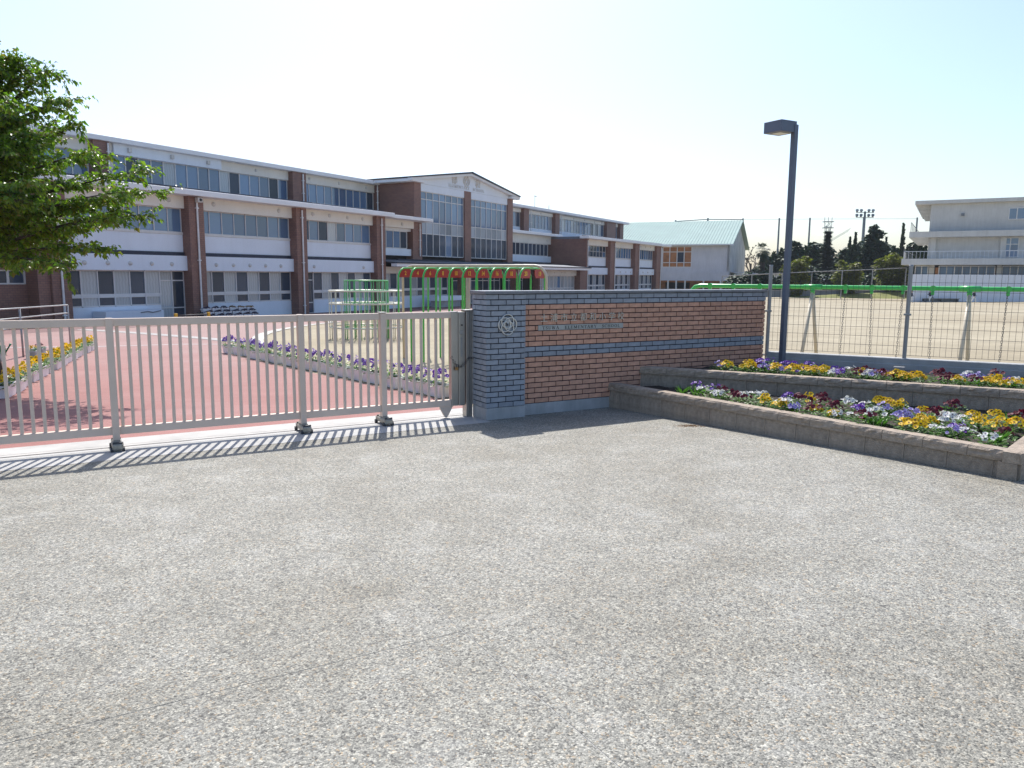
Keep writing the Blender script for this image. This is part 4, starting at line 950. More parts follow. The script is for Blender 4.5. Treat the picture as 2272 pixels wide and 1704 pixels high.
sb('fascia','fascia', 34.8,46.0, -.4,-1.2, 2.72,3.355); window(lin(36.7,45.0,9), [.1,1.3,2.7], -.7, lambda i,k: 'glassc' if wr.random() < .8 else 'glass', .12); sb('brick_pier','bbrick', 45.02,46.88, 0.1,-1.2, -.1,3.354)
for s in (19.6,29.2,34.0): sb('brick_pier','bbrick', s,s+.75, .35,-.4, -.1,3.356); downpipe(s+.3,.35,0,3.3)
window(lin(20.4,29.1,8), [.05,2.2,3.3], -1.6, lambda i,k: 'glassb', .07, name='entrance_door'); window(lin(30.0,33.9,4), [.05,2.2,3.3], -1.6, lambda i,k: 'glassb', .07, name='entrance_door')
sb('back_wall','dark', 9,46.8, -2.0,-2.1, -.1,4.1)
for s in (9.4,37.4,39.2,41.0,41.9,43.8,44.7): vent(s,3.06,-.45,.12)
sb('wash_stand','panel', 14.2,18.2, 1.2,.2, .55,.95); sb('wash_stand_foot','conc_grey', 14.4,18.0, 1.0,.4, -.1,.549)
sb('outdoor_sink','panel', -14.6,-11.2, .5,-.64, .25,.72); build(MB().tube([(-12.6,-.52,.62),(-12.2,-.54,.66),(-11.9,-.54,.60),(-11.4,-.54,.68)],.03,6), 'hose', M['galv'], school)
sb('floor_plinth','conc_grey', -17.5,74.2, .06,-16, -.3,-.09)
# three tiers of trough planters in front of the second bay
M['mound_d'] = leaf('dark_bedding_leaves', (.010,.008,.022), (.045,.02,.075), .1, .7, (1,1,1)); M['mound_o'] = leaf('orange_bedding_leaves', (.06,.06,.012), (.42,.19,.02), .2, .7, (1,1,1))
def mound(seed, key):
    rnd = random.Random(seed); mb = MB()
    for k in range(150):
        a = rnd.random()*6.283; q = math.sqrt(rnd.random()); x, y = .29*q*math.cos(a), .13*q*math.sin(a); zc = (.11*math.sqrt(max(0,1-q*q))+.01)*rnd.uniform(.6,1.1)*(1+.3*math.sin(9*x+seed))
        r = rnd.uniform(.025,.045); u = Vector((rnd.uniform(-1,1),rnd.uniform(-1,1),rnd.uniform(-.5,.5))).normalized()*r; w = u.orthogonal().normalized()*r*.7; c = Vector((x,y,zc)); mb.add([c-u,c-w,c+u,c+w], [(0,1,2,3)])
    return mb.mesh('bedding_plant', M[key])
MOUND = [[mound(i,'mound_d') for i in range(3)], [mound(i+9,'mound_o') for i in range(3)]]
for tier in range(3):
    for i in range(6):
        s = -9.0+.64*i+.05*tier; p = bxy(s, 1.15+.28*(2-tier)); z = -.9+.13+.20*tier
        planter(p[0],p[1], BLD_AZ, 'white trough, %s from the left, %s tier of the school flower stand' % (ORD[i], ('bottom','middle','top')[tier]), 'troughs on the tiered flower stand', z=z)
        gold = tier == 2 and i > 2
        t_ = tag(link('bedding_plant', MOUND[gold][i%3], None, (p[0],p[1],z+.165), (0,0,R(90-BLD_AZ))), '%s mound of bedding flowers, %s from the left, %s tier of the flower stand' % ('orange' if gold else 'dark purple', ORD[i], ('bottom','middle','top')[tier]), 'flower', 'bedding plants on the tiered stand')
stand = thing('tiered_flower_stand', 'stepped dark stand holding troughs against the brick pier', 'flower stand', (*bxy(-9.3,1.15),-.9), R(90-BLD_AZ))
for tier in range(3): build(MB().box(-.1,3.75,-.42+.28*tier-.28,-.15+.28*tier-.28,.02,.128+.20*tier), 'step', M['dark'], stand)

# ------------------------------------------------------------------ gymnasium with pale green roof
gy = thing('gymnasium', 'pale grey gymnasium with light green metal roof behind the school', 'gymnasium', (36.1,130.0,-.9), R(90-112.0)+math.pi)
# local: x runs left along the long wall, y towards us is negative side -> use helper with x to the left
def gbx(name, mk, x0, x1, y0, y1, z0, z1): return build(MB().box(x0,x1,y0,y1,z0,z1), name, M[mk], gy)
# after the half turn +x points left in the picture and +y points towards us
gbx('upper_wall','gymwall', 0,6.2, -.4,0, 2.9,8.1); gbx('upper_wall','gymwall', 11.1,40, -.4,0, 2.9,8.1); gbx('upper_wall','gymwall', 6.2,11.1, -.4,0, 7.75,8.1); gbx('upper_wall','gymwall', 6.2,11.1, -.4,0, 2.9,4.25)
gbx('wall_band','gymwall', -.05,40, .0,.25, 2.0,3.55)
gw = MB()
for x in (6.2,7.45,8.65,9.9,11.1): gw.box(x-.07,x+.07,-.15,.02,4.25,7.75)
for z in (4.3,5.05,6.85,7.7): gw.box(6.2,11.1,-.14,.01,z-.06,z+.06)
gwo = build(gw, 'window', M['frame'], gy); 
for i, x in enumerate((6.2,7.45,8.65,9.9)):
    for k, (z0, z1) in enumerate(((4.3,5.05),(5.05,6.85),(6.85,7.7))): build(MB().box(x,x+1.22,-.10,-.08,z0,z1), 'pane', M['wood'] if not (i == 1 and k == 1) else M['glassb'], gwo)
gbx('inner_wall','dark', 0,40, -2.0,-1.8, 0,2.8); gbx('floor_beam','wood', 0,40, -.4,-.1, 1.7,2.0)
for x in (1.2,4.0,7.1,8.6,10.0,14.0,18): gbx('column','fascia', x-.12,x+.12, .05,.3, -.1,2.0)
for x in (2.5,5.6,11.8): gbx('door_panel','wood', x-1.0,x+1.0, -1.79,-1.7, 0,1.7)
gbx('porch_box','gymwall', 13.6,15.2, .3,1.6, 0,1.45)
for a, b in ((0,13.6),(13.6,27.0)):
    pass
gp_ = MB(); gp_.prism([(0,2.9),(27,2.9),(27,8.0),(13.5,12.5),(0,8.0)], 0, .4); gp_.v = [(y, -x, z) for x, y, z in gp_.v]; build(gp_, 'gable_wall', M['gymstain'], gy)
gp2 = MB(); gp2.prism([(0,-.1),(27,-.1),(27,2.899),(0,2.899)], .02, .38); gp2.v = [(y, -x, z) for x, y, z in gp2.v]; build(gp2, 'gable_base', M['gymwall'], gy)
for sg in (0,1):
    q = [(-.9,7.95),(13.5,12.70),(13.5,12.85),(-.9,8.10)] if sg == 0 else [(13.5,12.70),(27.9,7.95),(27.9,8.10),(13.5,12.85)]
    r_ = MB(); r_.prism(q, -.7, 42); r_.v = [(y, -x, z) for x, y, z in r_.v]; ro = build(r_, 'roof', M['gymroof'], gy)
    if sg == 0:
        seam = MB()
        for i in range(86):
            x = -.65+i*.5; seam.add([(x-.03,.9,8.10),(x+.03,.9,8.10),(x+.03,-13.5,12.85),(x-.03,-13.5,12.85),(x,.9,8.17),(x,-13.5,12.92)], [(0,4,5,3),(4,1,2,5)])
        build(seam, 'roof_seams', M['gymroof'], gy, kind='stuff')
gbx('gutter','eave', -.7,42, .85,1.05, 7.90,8.06)
for x in (.35,): build(MB().cyl((x,.15,2.9),(x,.15,7.9),.07,n=6), 'downpipe', M['gymwall'], gy)
lean = thing('lean_to_shed', 'low brown lean-to roof at the gable end of the gymnasium', 'shed', (41.0,131.5,-.9), R(90-112))
build(MB().box(-4.5,0,0,5,0,2.7), 'walls', M['wood'], lean); lr = MB(); lr.prism([(-6.2,3.75),(.8,3.25),(.8,3.10),(-6.2,3.6)], -.6,5.4); build(lr, 'roof', M['gymwall'], lean)
build(MB().box(-4.4,-.4,-.12,-.02,.8,2.2), 'shutter', M['oldwall'], lean)
shed2 = thing('tool_shed', 'small tan board shed near the palm tree', 'shed', (43.2,128.0,-.9), R(-12))
build(MB().box(-1.9,1.9,0,3,0,3.2), 'walls', M['oldwall'], shed2); build(MB().box(-2.1,2.1,-.2,3.2,3.2,3.36), 'roof', M['gymwall'], shed2); build(MB().box(-.6,.6,-.06,0,0,2.2), 'door', M['wood'], shed2)

# ------------------------------------------------------------------ old concrete school block on the right
ob = thing('old_school_block', 'cream concrete three-storey block with balconies at the right edge', 'building', (51.55,97.0,-.9), R(90-119.6))
def obx(name, mk, x0, x1, y0, y1, z0, z1): return build(MB().box(x0,x1,y0,y1,z0,z1), name, M[mk], ob)
obx('wall','oldwall', 0,10.4, 0,26, 8.2,11.719); obx('wall','oldwall', 0,10.95, .15,26, 4.9,7.65); obx('wall','oldwall', .3,.9, .2,26, -.2,4.3); obx('wall','oldwall', 7.5,8.0, .2,1, -.2,4.3); obx('wall','dark', .4,10.95, 1.2,26, -.2,4.3)
obx('lower_wall','wood', 1.0,7.4, .35,.6, -.2,4.0); obx('wall','oldwall', 10.96,16, .6,26, -.2,10.6)
rf = MB(); rf.prism([(-1.75,11.72),(11.2,11.72),(11.2,12.15),(-1.75,12.15)], -.5, 27); build(rf, 'roof', M['oldwall'], ob)
for k in range(9): obx('eave_bracket','oldwall', -1.5+.02*k,-.002, 1.0+2.9*k,1.22+2.9*k, 11.2,11.718)
obx('balcony','oldwall', -2.1,10.9, -1.4,26, 7.66,8.35); obx('balcony','oldwall', -2.7,16, -2.3,26, 4.31,5.05)
obx('balcony_floor_edge','dark', -1.9,10.8, -1.2,-.05, 8.351,8.36)
for z0, x in ((8.36,-2.0),(5.06,-2.6)):
    mb = MB()
    for k in range(8): mb.box(x,x+.06,-1.0+3.3*k,-.94+3.3*k,z0,z0+1.15)
    mb.box(x,x+.06,-1.0,25,z0+1.1,z0+1.16); build(mb, 'balcony_rail', M['galv'], ob)
mb = MB()
for k in range(40): mb.box(-2.4+.42*k,-2.37+.42*k,-2.2,-2.17,5.06,5.95)
mb.box(-2.5,15,-2.21,-2.16,5.9,5.95); build(mb, 'balcony_rail', M['hoard'], ob)
obx('balcony_screen','oldwall', -2.55,-2.5, -1.5,3, 5.06,5.9)
def owin(x0, x1, z0, z1, nx, nz, y):
    f = MB()
    for x in lin(x0,x1,nx): f.box(x-.05,x+.05,y-.08,y,z0,z1)
    for z in lin(z0,z1,nz): f.box(x0,x1,y-.07,y,z-.045,z+.045)
    w = build(f, 'window', M['frame'], ob)
    for i in range(nx):
        for k in range(nz): build(MB().box(x0+(x1-x0)*i/nx,x0+(x1-x0)*(i+1)/nx,y-.04,y-.02,z0+(z1-z0)*k/nz,z0+(z1-z0)*(k+1)/nz), 'pane', M['glass'], w)
owin(8.2,9.8,9.65,10.95,2,1,0); owin(7.8,9.45,5.25,7.5,2,3,.15); owin(-1.2,.2,3.0,4.2,2,1,.19); owin(8.1,12,3.0,4.2,5,1,.55); owin(1.4,7.3,3.0,4.2,7,1,.34)
for x in (.55,7.9): obx('pilaster','oldwall', x-.3,x+.3, -.15,.149, 4.9,7.65)
obx('wall_lamp','galv', 3.3,3.65, -.25,0, 10.2,10.5)
# white site hoarding in front of it
hd_ = thing('white_hoarding', 'long white panel hoarding across the field before the old block', 'hoarding', (45.3,88.0,-.9), R(-2.0))
for k in range(32): build(MB().box(k*.45+.006,k*.45+.444,-.02*(k%2),.06,-.1,3.12), 'panel', M['hoard'], hd_)
bench = thing('long_dugout_bench', 'long low dark bench against the white hoarding', 'bench', (46.3,87.2,-.9), R(-2))
build(MB().box(0,4.0,-.2,.2,.40,.47), 'seat', M['conc_grey'], bench); build(MB().box(0,4.0,.2,.26,.1,.40), 'apron', M['galv'], bench)
for x in (.2,2.0,3.8): build(MB().box(x-.05,x+.05,-.18,.2,0,.40), 'leg', M['galv'], bench)

# ------------------------------------------------------------------ young ball players
def person(x, y, face, label, pose):
    z = gz(x,y); t = thing('person', label, 'person', (x,y,z), face, 'children on the playing field')
    J = {'pelvis':(0,0,.68),'chest':(0,-.02,.98),'neck':(0,-.01,1.10),'head':(0,-.03,1.19),'crown':(0,-.03,1.29)}
    lr = {}
    for s, k in ((1,'r'),(-1,'l')):
        sw = pose*s
        J['hip'+k] = (.085*s,0,.64); J['knee'+k] = (.10*s,-.12*sw-.04,.36); J['ank'+k] = (.11*s,-.16*sw+.07*(sw<0),.07); J['toe'+k] = (.12*s,-.16*sw-.13,.03)
        J['sh'+k] = (.15*s,0,1.04); J['elb'+k] = (.21*s,.04-.06*sw,.84); J['hand'+k] = (.19*s,-.16+.05*sw,.72 if s == 1 else .90); J['fing'+k] = (.17*s,-.23+.05*sw,.71 if s == 1 else .93)
    rad = {'pelvis':.105,'chest':.115,'neck':.05,'head':.085,'crown':.055,'hip':.085,'knee':.058,'ank':.042,'toe':.03,'sh':.055,'elb':.04,'hand':.032,'fing':.022}
    names = list(J); E_ = [('pelvis','chest'),('chest','neck'),('neck','head'),('head','crown')]
    for k in 'rl': E_ += [('pelvis','hip'+k),('hip'+k,'knee'+k),('knee'+k,'ank'+k),('ank'+k,'toe'+k),('chest','sh'+k),('sh'+k,'elb'+k),('elb'+k,'hand'+k),('hand'+k,'fing'+k)]
    me = bpy.data.meshes.new('body'); me.from_pydata([J[n] for n in names], [(names.index(a),names.index(b)) for a,b in E_], [])
    if not me.skin_vertices: me.attributes; 
    o = link('body', me, t); sk = o.modifiers.new('skin','SKIN'); 
    lay = me.skin_vertices[0] if len(me.skin_vertices) else None
    if lay:
        for i, n in enumerate(names):
            r = rad.get(n) or rad.get(n[:-1]) or .05
            lay.data[i].radius = (r,r); lay.data[i].use_root = (n == 'pelvis')
    ss = o.modifiers.new('sub','SUBSURF'); ss.levels = 1; ss.render_levels = 1
    m, tt, b = nodes('ball_uniform'); tc = N(tt,'ShaderNodeTexCoord'); sx = N(tt,'ShaderNodeSeparateXYZ'); tt.links.new(tc.outputs['Object'], sx.inputs[0])
    mr = N(tt,'ShaderNodeMath', operation='DIVIDE'); mr.inputs[1].default_value = 1.4; tt.links.new(sx.outputs[2], mr.inputs[0])
    cr = ramp(tt, mr.outputs[0], [(0,(.02,.02,.025)),(.045,(.75,.75,.74)),(.47,(.02,.025,.05)),(.775,(.45,.28,.2))]); cr.node.color_ramp.interpolation = 'CONSTANT'
    tt.links.new(cr, b.inputs['Base Color']); b.inputs['Roughness'].default_value = .8
    me.materials.append(m)
    cp = MB(); n = 12
    for (z0,r0),(z1,r1) in (((1.25,.098),(1.30,.094)),((1.30,.094),(1.345,.06)),((1.345,.06),(1.36,.005))): cp.cyl((0,-.03,z0),(0,-.03,z1),r0,r1,n,caps=False)
    cp.box(-.06,.06,-.20,-.10,1.25,1.262); build(cp, 'cap', M['navy'], t)
    return t
person(43.6,84.6,R(40),'child in dark top and white trousers standing behind the second fence post','stand' and .4)
person(46.6,87.0-.6,R(-60),'child in white trousers and dark cap running by the hoarding bench',1.0)
person(50.2,84.2,R(30),'child in dark top and white trousers right of the bench, mid-stride',.8)

# ------------------------------------------------------------------ far field edge, fences, nets, masts
lw = MB(); pw = [(20,110.0),(35,106.0),(48.3,106.5),(62,109)]
for a, b in zip(pw, pw[1:]): 
    a_, b_ = Vector(a), Vector(b); d = (b_-a_).normalized(); n = Vector((-d.y,d.x))*.2
    for z0, z1, w, mi in ((-.95,-.02,1.0,0),(-.018,.07,1.3,1)):
        q = [a_-n*w,b_-n*w,b_+n*w,a_+n*w]; lw.add([(p.x,p.y,z0) for p in q]+[(p.x,p.y,z1) for p in q], [(0,1,5,4),(1,2,6,5),(2,3,7,6),(3,0,4,7),(4,5,6,7)], mi)
tag(build(lw, 'field_boundary_wall', [M['galv'],M['conc']]), 'low grey wall with pale top along the far edge of the field', 'low wall')
bk = MB(); bk.add([(36,104.5,-.9),(60,99,-.9),(70,104,.6),(46,105.8,-.35)], [(0,1,2,3)]); build(bk, 'grass_bank', M['grass'], kind='structure')
pf = thing('pipe_fence', 'tall grey pipe fence rising to the right at the far field edge', 'fence')
pfp = [(27.0,100,1.9),(30.8,100,2.1),(34.7,100,2.31),(38.5,100,2.52),(42.4,100,2.68),(46.3,100,2.86),(50.6,100,3.08)]
for x, y, z in pfp: build(MB().cyl((x,y,-1.0),(x,y,z),.07,n=6), 'post', M['fence'], pf)
build(MB().tube([(x,y,z) for x,y,z in pfp], .06, 6), 'rail', M['fence'], pf)
nf = thing('ball_net_fence', 'very tall net on steel poles beyond the playing field', 'ball net')
npx = [(31.5,152,12.6),(39.0,157,13.4),(46.9,160,13.6),(54.3,160,13.7),(60.55,160,13.8),(71.5,160,13.9),(82.4,160,14.0)]
for x, y, z in npx:
    mb = MB().cyl((x,y,-1),(x,y,7.5),.26,.24,n=8); mb.cyl((x,y,7.5),(x,y,z),.19,.17,n=8); build(mb, 'pole', M['galv'], nf)
build(MB().tube([(x,y,z-.25) for x,y,z in npx[:3]], .09, 5), 'top_beam', M['galv'], nf)
build(MB().tube([(x,y,z-.25) for x,y,z in npx[2:]], .035, 4), 'top_cable', M['galv'], nf)
sag = [(46.9,11.0),(50.4,10.25),(53.4,11.2),(55.5,10.7),(59.0,11.3),(62.4,10.15),(66,10.6),(68.9,11.9)]
nm_ = MB()
for (x0,z0),(x1,z1) in zip(sag, sag[1:]): nm_.add([(x0,159.8,-.9),(x1,159.8,-.9),(x1,159.8,z1),(x0,159.8,z0)], [(0,1,2,3)])
build(nm_, 'net', M['net'], nf)
nd = MB(); nd.add([(57.5,159.5,5.2),(62.4,159.5,8.0),(68.9,159.5,11.9),(68.2,159.5,11.0),(62.6,159.5,7.5),(57.7,159.5,4.8)], [(0,1,2,3,4,5)]); build(nd, 'net_fold', M['netd'], nf)
lt = thing('floodlight_mast', 'floodlight mast with two rows of lamps above the dark conifers', 'floodlight mast', (67.2,150,-.9))
build(MB().cyl((0,0,0),(0,0,15.2),.30,.20,n=8), 'mast', M['galv'], lt)
for z in (14.1,15.0):
    build(MB().cyl((-1.7,0,z),(1.7,0,z),.06,n=6), 'crossarm', M['galv'], lt)
    for x in (-1.55,-.75,.7,1.5): build(MB().cyl((x,0,z+.12),(x-.12,-.35,z+.42),.16,.30,n=10), 'lamp', M['galv'], lt)
at = thing('lattice_antenna', 'thin lattice radio mast rising behind the trees', 'antenna mast', (104.5,260,-.9))
mb = MB()
for x, y in ((-.8,-.8),(.8,-.8),(.8,.8),(-.8,.8)): mb.cyl((x,y,0),(x*.8,y*.8,19.5),.12,n=5)
for z in range(1,20,2):
    for a, b in (((-.7,-.7),(.7,-.7)),((.7,-.7),(.7,.7)),((-.7,.7),(.7,.7)),((-.7,-.7),(-.7,.7))): mb.cyl((*a,z),(*b,z+1.6),.06,n=4); mb.cyl((*a,z),(*b,z),.06,n=4)
build(mb, 'lattice', M['galv'], at)
for z in (18.8,20.8): build(MB().box(-1.6,1.6,-.9,.9,z,z+.22), 'platform', M['galv'], at)
for x in (-1.2,.0,1.2): build(MB().cyl((x,0,19),(x,0,22.4),.08,n=5), 'aerial', M['galv'], at)
gl = tag(build(MB().tube([(48.5,150,-.9),(48.5,150,4.4),(55.5,150,4.3),(55.5,150,-.9)],.07,5), 'goal_frame', M['galv']), 'thin rectangular goal frame beyond the field left of the shrubs', 'goal')
van = thing('parked_white_van', 'white van half hidden by the hedge beyond the field', 'van', (48.9,117,-.9), R(6))
vb = MB(); vb.prism([(-2.0,.45),(2.0,.45),(2.05,1.2),(1.75,1.9),(1.45,2.72),(1.2,2.85),(-1.9,2.85),(-2.05,2.6),(-2.05,.6)], -.85,.85); build(vb, 'body', M['van'], van)
build(MB().box(-1.7,1.2,-.87,-.851,1.75,2.45), 'side_window', M['glassb'], van)
for x in (-1.3,1.3): build(MB().cyl((x,-.88,.33),(x,-.68,.33),.33,n=14), 'wheel', M['wheel'], van)

# ------------------------------------------------------------------ cherry tree reaching in from the left
cherry = thing('cherry_tree', 'leafy cherry tree reaching in from the left edge over the drive', 'tree', (-9.75,14.3,gz(-9.75,14.3)))
base = Vector((-9.75,14.3,gz(-9.75,14.3))); trnd = random.Random(21)
fork = Vector((-9.65,13.7,2.0)); W2L = lambda p: tuple(Vector(p)-base)
wd = MB()
LEAD = [fork, Vector((-9.35,13.5,2.9)), Vector((-9.15,13.45,3.8)), Vector((-9.0,13.5,4.7)), Vector((-8.9,13.55,5.2))]
wd.tube([W2L(p) for p in LEAD], [.12,.10,.08,.055,.02], 8)
wd.tube([W2L(base+Vector((0,0,-.1))), W2L(base+Vector((.02,-.1,.5))), W2L(base+Vector((.0,-.35,1.3))), W2L(fork)], [.24,.17,.145,.13], 10)
TIPS = [(-7.29,13.0,5.29),(-6.86,12.5,4.7),(-7.24,13.5,4.53),(-8.07,14.0,4.35),(-6.16,12.0,3.7),(-5.67,12.5,3.5),(-5.76,13.0,3.22),(-5.6,12.0,2.77),(-6.97,13.5,2.73),(-6.28,12.0,2.26),(-6.47,11.5,2.0),(-7.84,13.0,5.36),(-9.06,14.0,5.74),(-7.28,12.0,4.54),(-6.82,11.5,3.18),(-7.13,11.5,2.95),(-8.09,14.0,3.07),(-7.49,12.0,3.7),(-7.19,13.0,3.35),(-5.89,12.0,3.11),(-8.32,13.0,2.85),(-7.55,12.5,2.85),(-8.53,13.5,4.51),(-7.75,13.0,3.78),(-6.72,12.5,2.95),(-7.68,12.0,3.03),
        (-12.2,14.5,4.2),(-11.5,16.2,4.6),(-10.2,15.8,5.6),(-11.8,12.6,3.6),(-10.6,11.4,3.3),(-9.0,11.2,3.4),(-8.6,12.2,4.6),(-8.9,15.8,4.2),(-9.2,12.4,5.2)]
for k in range(7):
    a_, b_ = Vector(trnd.choice(TIPS[:26])), Vector(trnd.choice(TIPS[:26])); m_ = a_.lerp(b_, trnd.uniform(.25,.75)); TIPS.append((m_.x-trnd.uniform(.25,.8), m_.y+trnd.uniform(-.3,.5), max(2.6, m_.z+trnd.uniform(-.2,.15))))
lf = [MB(), MB()]
def add_leaf(p, d, mi):
    d = d.normalized(); side = d.cross(Vector((0,0,1)))
    if side.length < .1: side = Vector((1,0,0))
    side.normalize(); side = (side+Vector((0,0,trnd.uniform(-.5,.5)))).normalized()
    side = (Matrix.Rotation(trnd.uniform(-1.1,1.1),3,d) @ side); L = trnd.uniform(.06,.108); w = L*.31; dn = Vector((0,0,-.02))
    a, b, c = p, p+d*L*.55, p+d*L
    up = side.cross(d)*.008
    lf[mi].add([W2L(a), W2L(b+side*w+up), W2L(c+dn), W2L(b-side*w+up), W2L(b)], [(0,1,4),(1,2,4),(2,3,4),(3,0,4)])
def twig(p, d, L, lvl, yellow):
    n = max(3, int(L/.05)); q = p.copy(); pts = [q.copy()]
    for i in range(n):
        d = (d+Vector((trnd.uniform(-.22,.22),trnd.uniform(-.22,.22),trnd.uniform(-.16,.12)))).normalized(); q = q+d*(L/n); pts.append(q.copy())
        for k in range(2):
            a = trnd.uniform(.5,1.3)*(1 if (i+k)%2 else -1); ld = (Matrix.Rotation(a,3,'Z') @ d)+Vector((0,0,trnd.uniform(-1.0,.35)))
            add_leaf(q+Vector((trnd.uniform(-.03,.03),trnd.uniform(-.03,.03),trnd.uniform(-.02,.02))), ld, 1 if trnd.random() < yellow*(i/n) else 0)
        if lvl and i > 0 and i % 3 == 1:
            twig(q, (Matrix.Rotation(trnd.choice((-1,1))*trnd.uniform(.5,1.0),3,'Z') @ d), L*.5*trnd.uniform(.7,1.2), lvl-1, yellow)
    wd.tube([W2L(x) for x in pts[::max(1,len(pts)//4)]], .0045 if lvl else .003, 4)
for ti, tip in enumerate(TIPS):
    tip = Vector(tip); tip.z -= .22 if tip.z > 4.0 else .05; tip.x -= .14
    sz = min(max(tip.z-trnd.uniform(.25,1.3), 2.0), 5.1)
    for A_, B_ in zip(LEAD, LEAD[1:]):
        if A_.z <= sz <= B_.z: start = A_.lerp(B_, (sz-A_.z)/(B_.z-A_.z))
    c1 = start.lerp(tip,.35)+Vector((trnd.uniform(-.2,.2),trnd.uniform(-.2,.2),.12+.08*trnd.random()))
    c2 = start.lerp(tip,.75)+Vector((trnd.uniform(-.15,.15),trnd.uniform(-.15,.15),.12)); K = 12; pts = []
    for i in range(K+1):
        f = i/K; pts.append(start*(1-f)**3+c1*3*f*(1-f)**2+c2*3*f*f*(1-f)+tip*f**3)
    wd.tube([W2L(p) for p in pts], [.038*(1-i/K)**1.2+.005 for i in range(K+1)], 6)
    for i in range(3, K+1):
        d = (pts[i]-pts[i-1]).normalized()
        for k in range(4 if i > 5 else 3):
            a = trnd.choice((-1,1))*trnd.uniform(.35,1.1); dd = (Matrix.Rotation(a,3,'Z') @ d)+Vector((0,0,trnd.uniform(-.38,.34)))
            twig(pts[i-1].lerp(pts[i],trnd.random()), dd, trnd.uniform(.16,.46)*(1.2-.5*i/K), 1, .35)
    twig(tip-(pts[-1]-pts[-2])*.3, pts[-1]-pts[-2], .3, 1, .6)
tk = build(wd, 'trunk_and_branches', M['bark'], cherry, smooth=True)
build(lf[0], 'leaves', M['cherry'], cherry, kind='stuff'); build(lf[1], 'young_leaves', M['bronze'], cherry, kind='stuff')

# ------------------------------------------------------------------ trees and shrubs beyond the field
def crown(lobes, n, size, m, seed, droop=.3):
    """lobes: (cx,cy,z0,z1,radius,profile) -> many small leaf clumps through each lobe's volume"""
    rnd = random.Random(seed); mb = MB(); tot = sum((l[3]-l[2])*l[4] for l in lobes)
    for cx,cy,z0,z1,r,prof in lobes:
        k = int(n*2.2*(z1-z0)*r/tot)
        ph = rnd.random()*6
        for i in range(k):
            f = rnd.random(); 
            if prof == 'flame': R_ = r*(1-f)**.75*(.45+.55*min(1,f*5))
            elif prof == 'cone': R_ = r*(1-f)**.8*(.30+.70*(1-(f*11+ph) % 1.0))
            else: R_ = r*math.sqrt(max(0,1-(2*f-1)**2))
            a = rnd.random()*6.283; R_ *= .85+.25*math.sin(3*a+ph+f*7); q = R_*rnd.random()**.45
            c = Vector((cx+math.cos(a)*q, cy+math.sin(a)*q, z0+(z1-z0)*f)); s = size*1.15*rnd.uniform(.5,1.3)*(1 if prof != 'flame' else .75)
            d = Vector((math.cos(a),math.sin(a),(1.2 if prof == 'flame' else -droop)+rnd.uniform(-.5,.5))).normalized(); w = d.cross(Vector((rnd.uniform(-1,1),rnd.uniform(-1,1),1))).normalized()
            if prof == 'cone': d = Vector((math.cos(a),math.sin(a),.10+rnd.uniform(-.15,.15))).normalized(); w = d.cross(Vector((0,0,1))).normalized()*.45+Vector((0,0,rnd.uniform(-.2,.2))); c = c-d*s*.4
            mb.add([c-d*s*.4, c+w*s*.38, c+d*s*.7, c-w*s*.38], [(0,1,2,3)])
    return mb.mesh('crown', M[m])
def far_tree(name, label, x, y, lobes, n, size, m, h, seed, cat='tree', tr=.16, group=None, droop=.3):
    t = thing(name, label, cat, (x,y,gz(x,y)), 0, group)
    if cat == 'tree': build(MB().cyl((0,0,-.1),(0,0,h*.8),tr,tr*.35,n=7), 'trunk', M['bark'], t)
    link('crown', crown(lobes, n, size, m, seed, droop), t, kind='stuff')
    return t
def blob(h, w, k, seed):
    rnd = random.Random(seed); out = [(0,0,0,h*.8,w*.75,'round')]
    for i in range(k):
        a = 6.283*rnd.random(); q = w*rnd.uniform(.3,.75); z = h*rnd.uniform(.25,.8); r = w*rnd.uniform(.22,.42); out.append((math.cos(a)*q,math.sin(a)*q,z-r,min(h,z+r*1.2),r,'round'))
    return out
def flames(h, w, k, seed):
    rnd = random.Random(seed); out = [(0,0,.6,h,w*.55,'flame')]
    for i in range(k):
        a = 6.283*i/k+rnd.uniform(-.4,.4); q = w*rnd.uniform(.35,.75); out.append((math.cos(a)*q,math.sin(a)*q,.5,h*rnd.uniform(.5,.88),w*rnd.uniform(.28,.45),'flame'))
    return out
far_tree('deodar_cedar','deodar cedar with spiky layered top before the radio mast',53.2,132,[(0,0,1.2,10.4,3.4,'cone')],1500,.85,'conifer',10.3,1,droop=.15)
far_tree('juniper','twin-tipped juniper left of the floodlight mast, dark and jagged',54.4,125,[(-.5,0,.4,9.0,.8,'flame'),(.4,.1,.5,9.8,.9,'flame')]+flames(7.4,1.9,8,12),1700,.5,'conifer',9,2)
far_tree('black_pine','large dark pine standing in front of the floodlight mast',56.7,123,[(0,0,1,6.8,2.2,'round'),(.2,0,7.9,10.9,.8,'flame')]+[(x+(i%2)*.3-.15,y,z,z+h,r,'round') for i,(x,y,z,h,r) in enumerate(((-1.5,0,2,2.2,1.3),(1.4,0,2.6,2.2,1.4),(-1.1,.2,4.4,1.8,1.3),(1.3,.1,5.0,1.7,1.2),(-.5,0,6.2,1.8,1.25),(1.0,0,6.8,1.6,1.1),(-.3,0,8.0,1.5,1.0),(.7,0,8.8,1.3,.9),(.1,0,9.6,1.2,.7)))],2400,.5,'conifer',10,3)
far_tree('dark_evergreen','broad dark evergreen right of the large pine',58.9,126,flames(8.8,2.5,9,14)+[(1.3,0,.4,9.1,.8,'flame'),(0,0,.2,6.0,2.2,'round')],1900,.52,'conifer',8,4)
far_tree('juniper','tall single-spired juniper left of the old school block',62.2,125,[(.1,0,.4,11.3,.75,'flame')]+flames(8.2,2.0,8,15),1700,.5,'conifer',10,5)
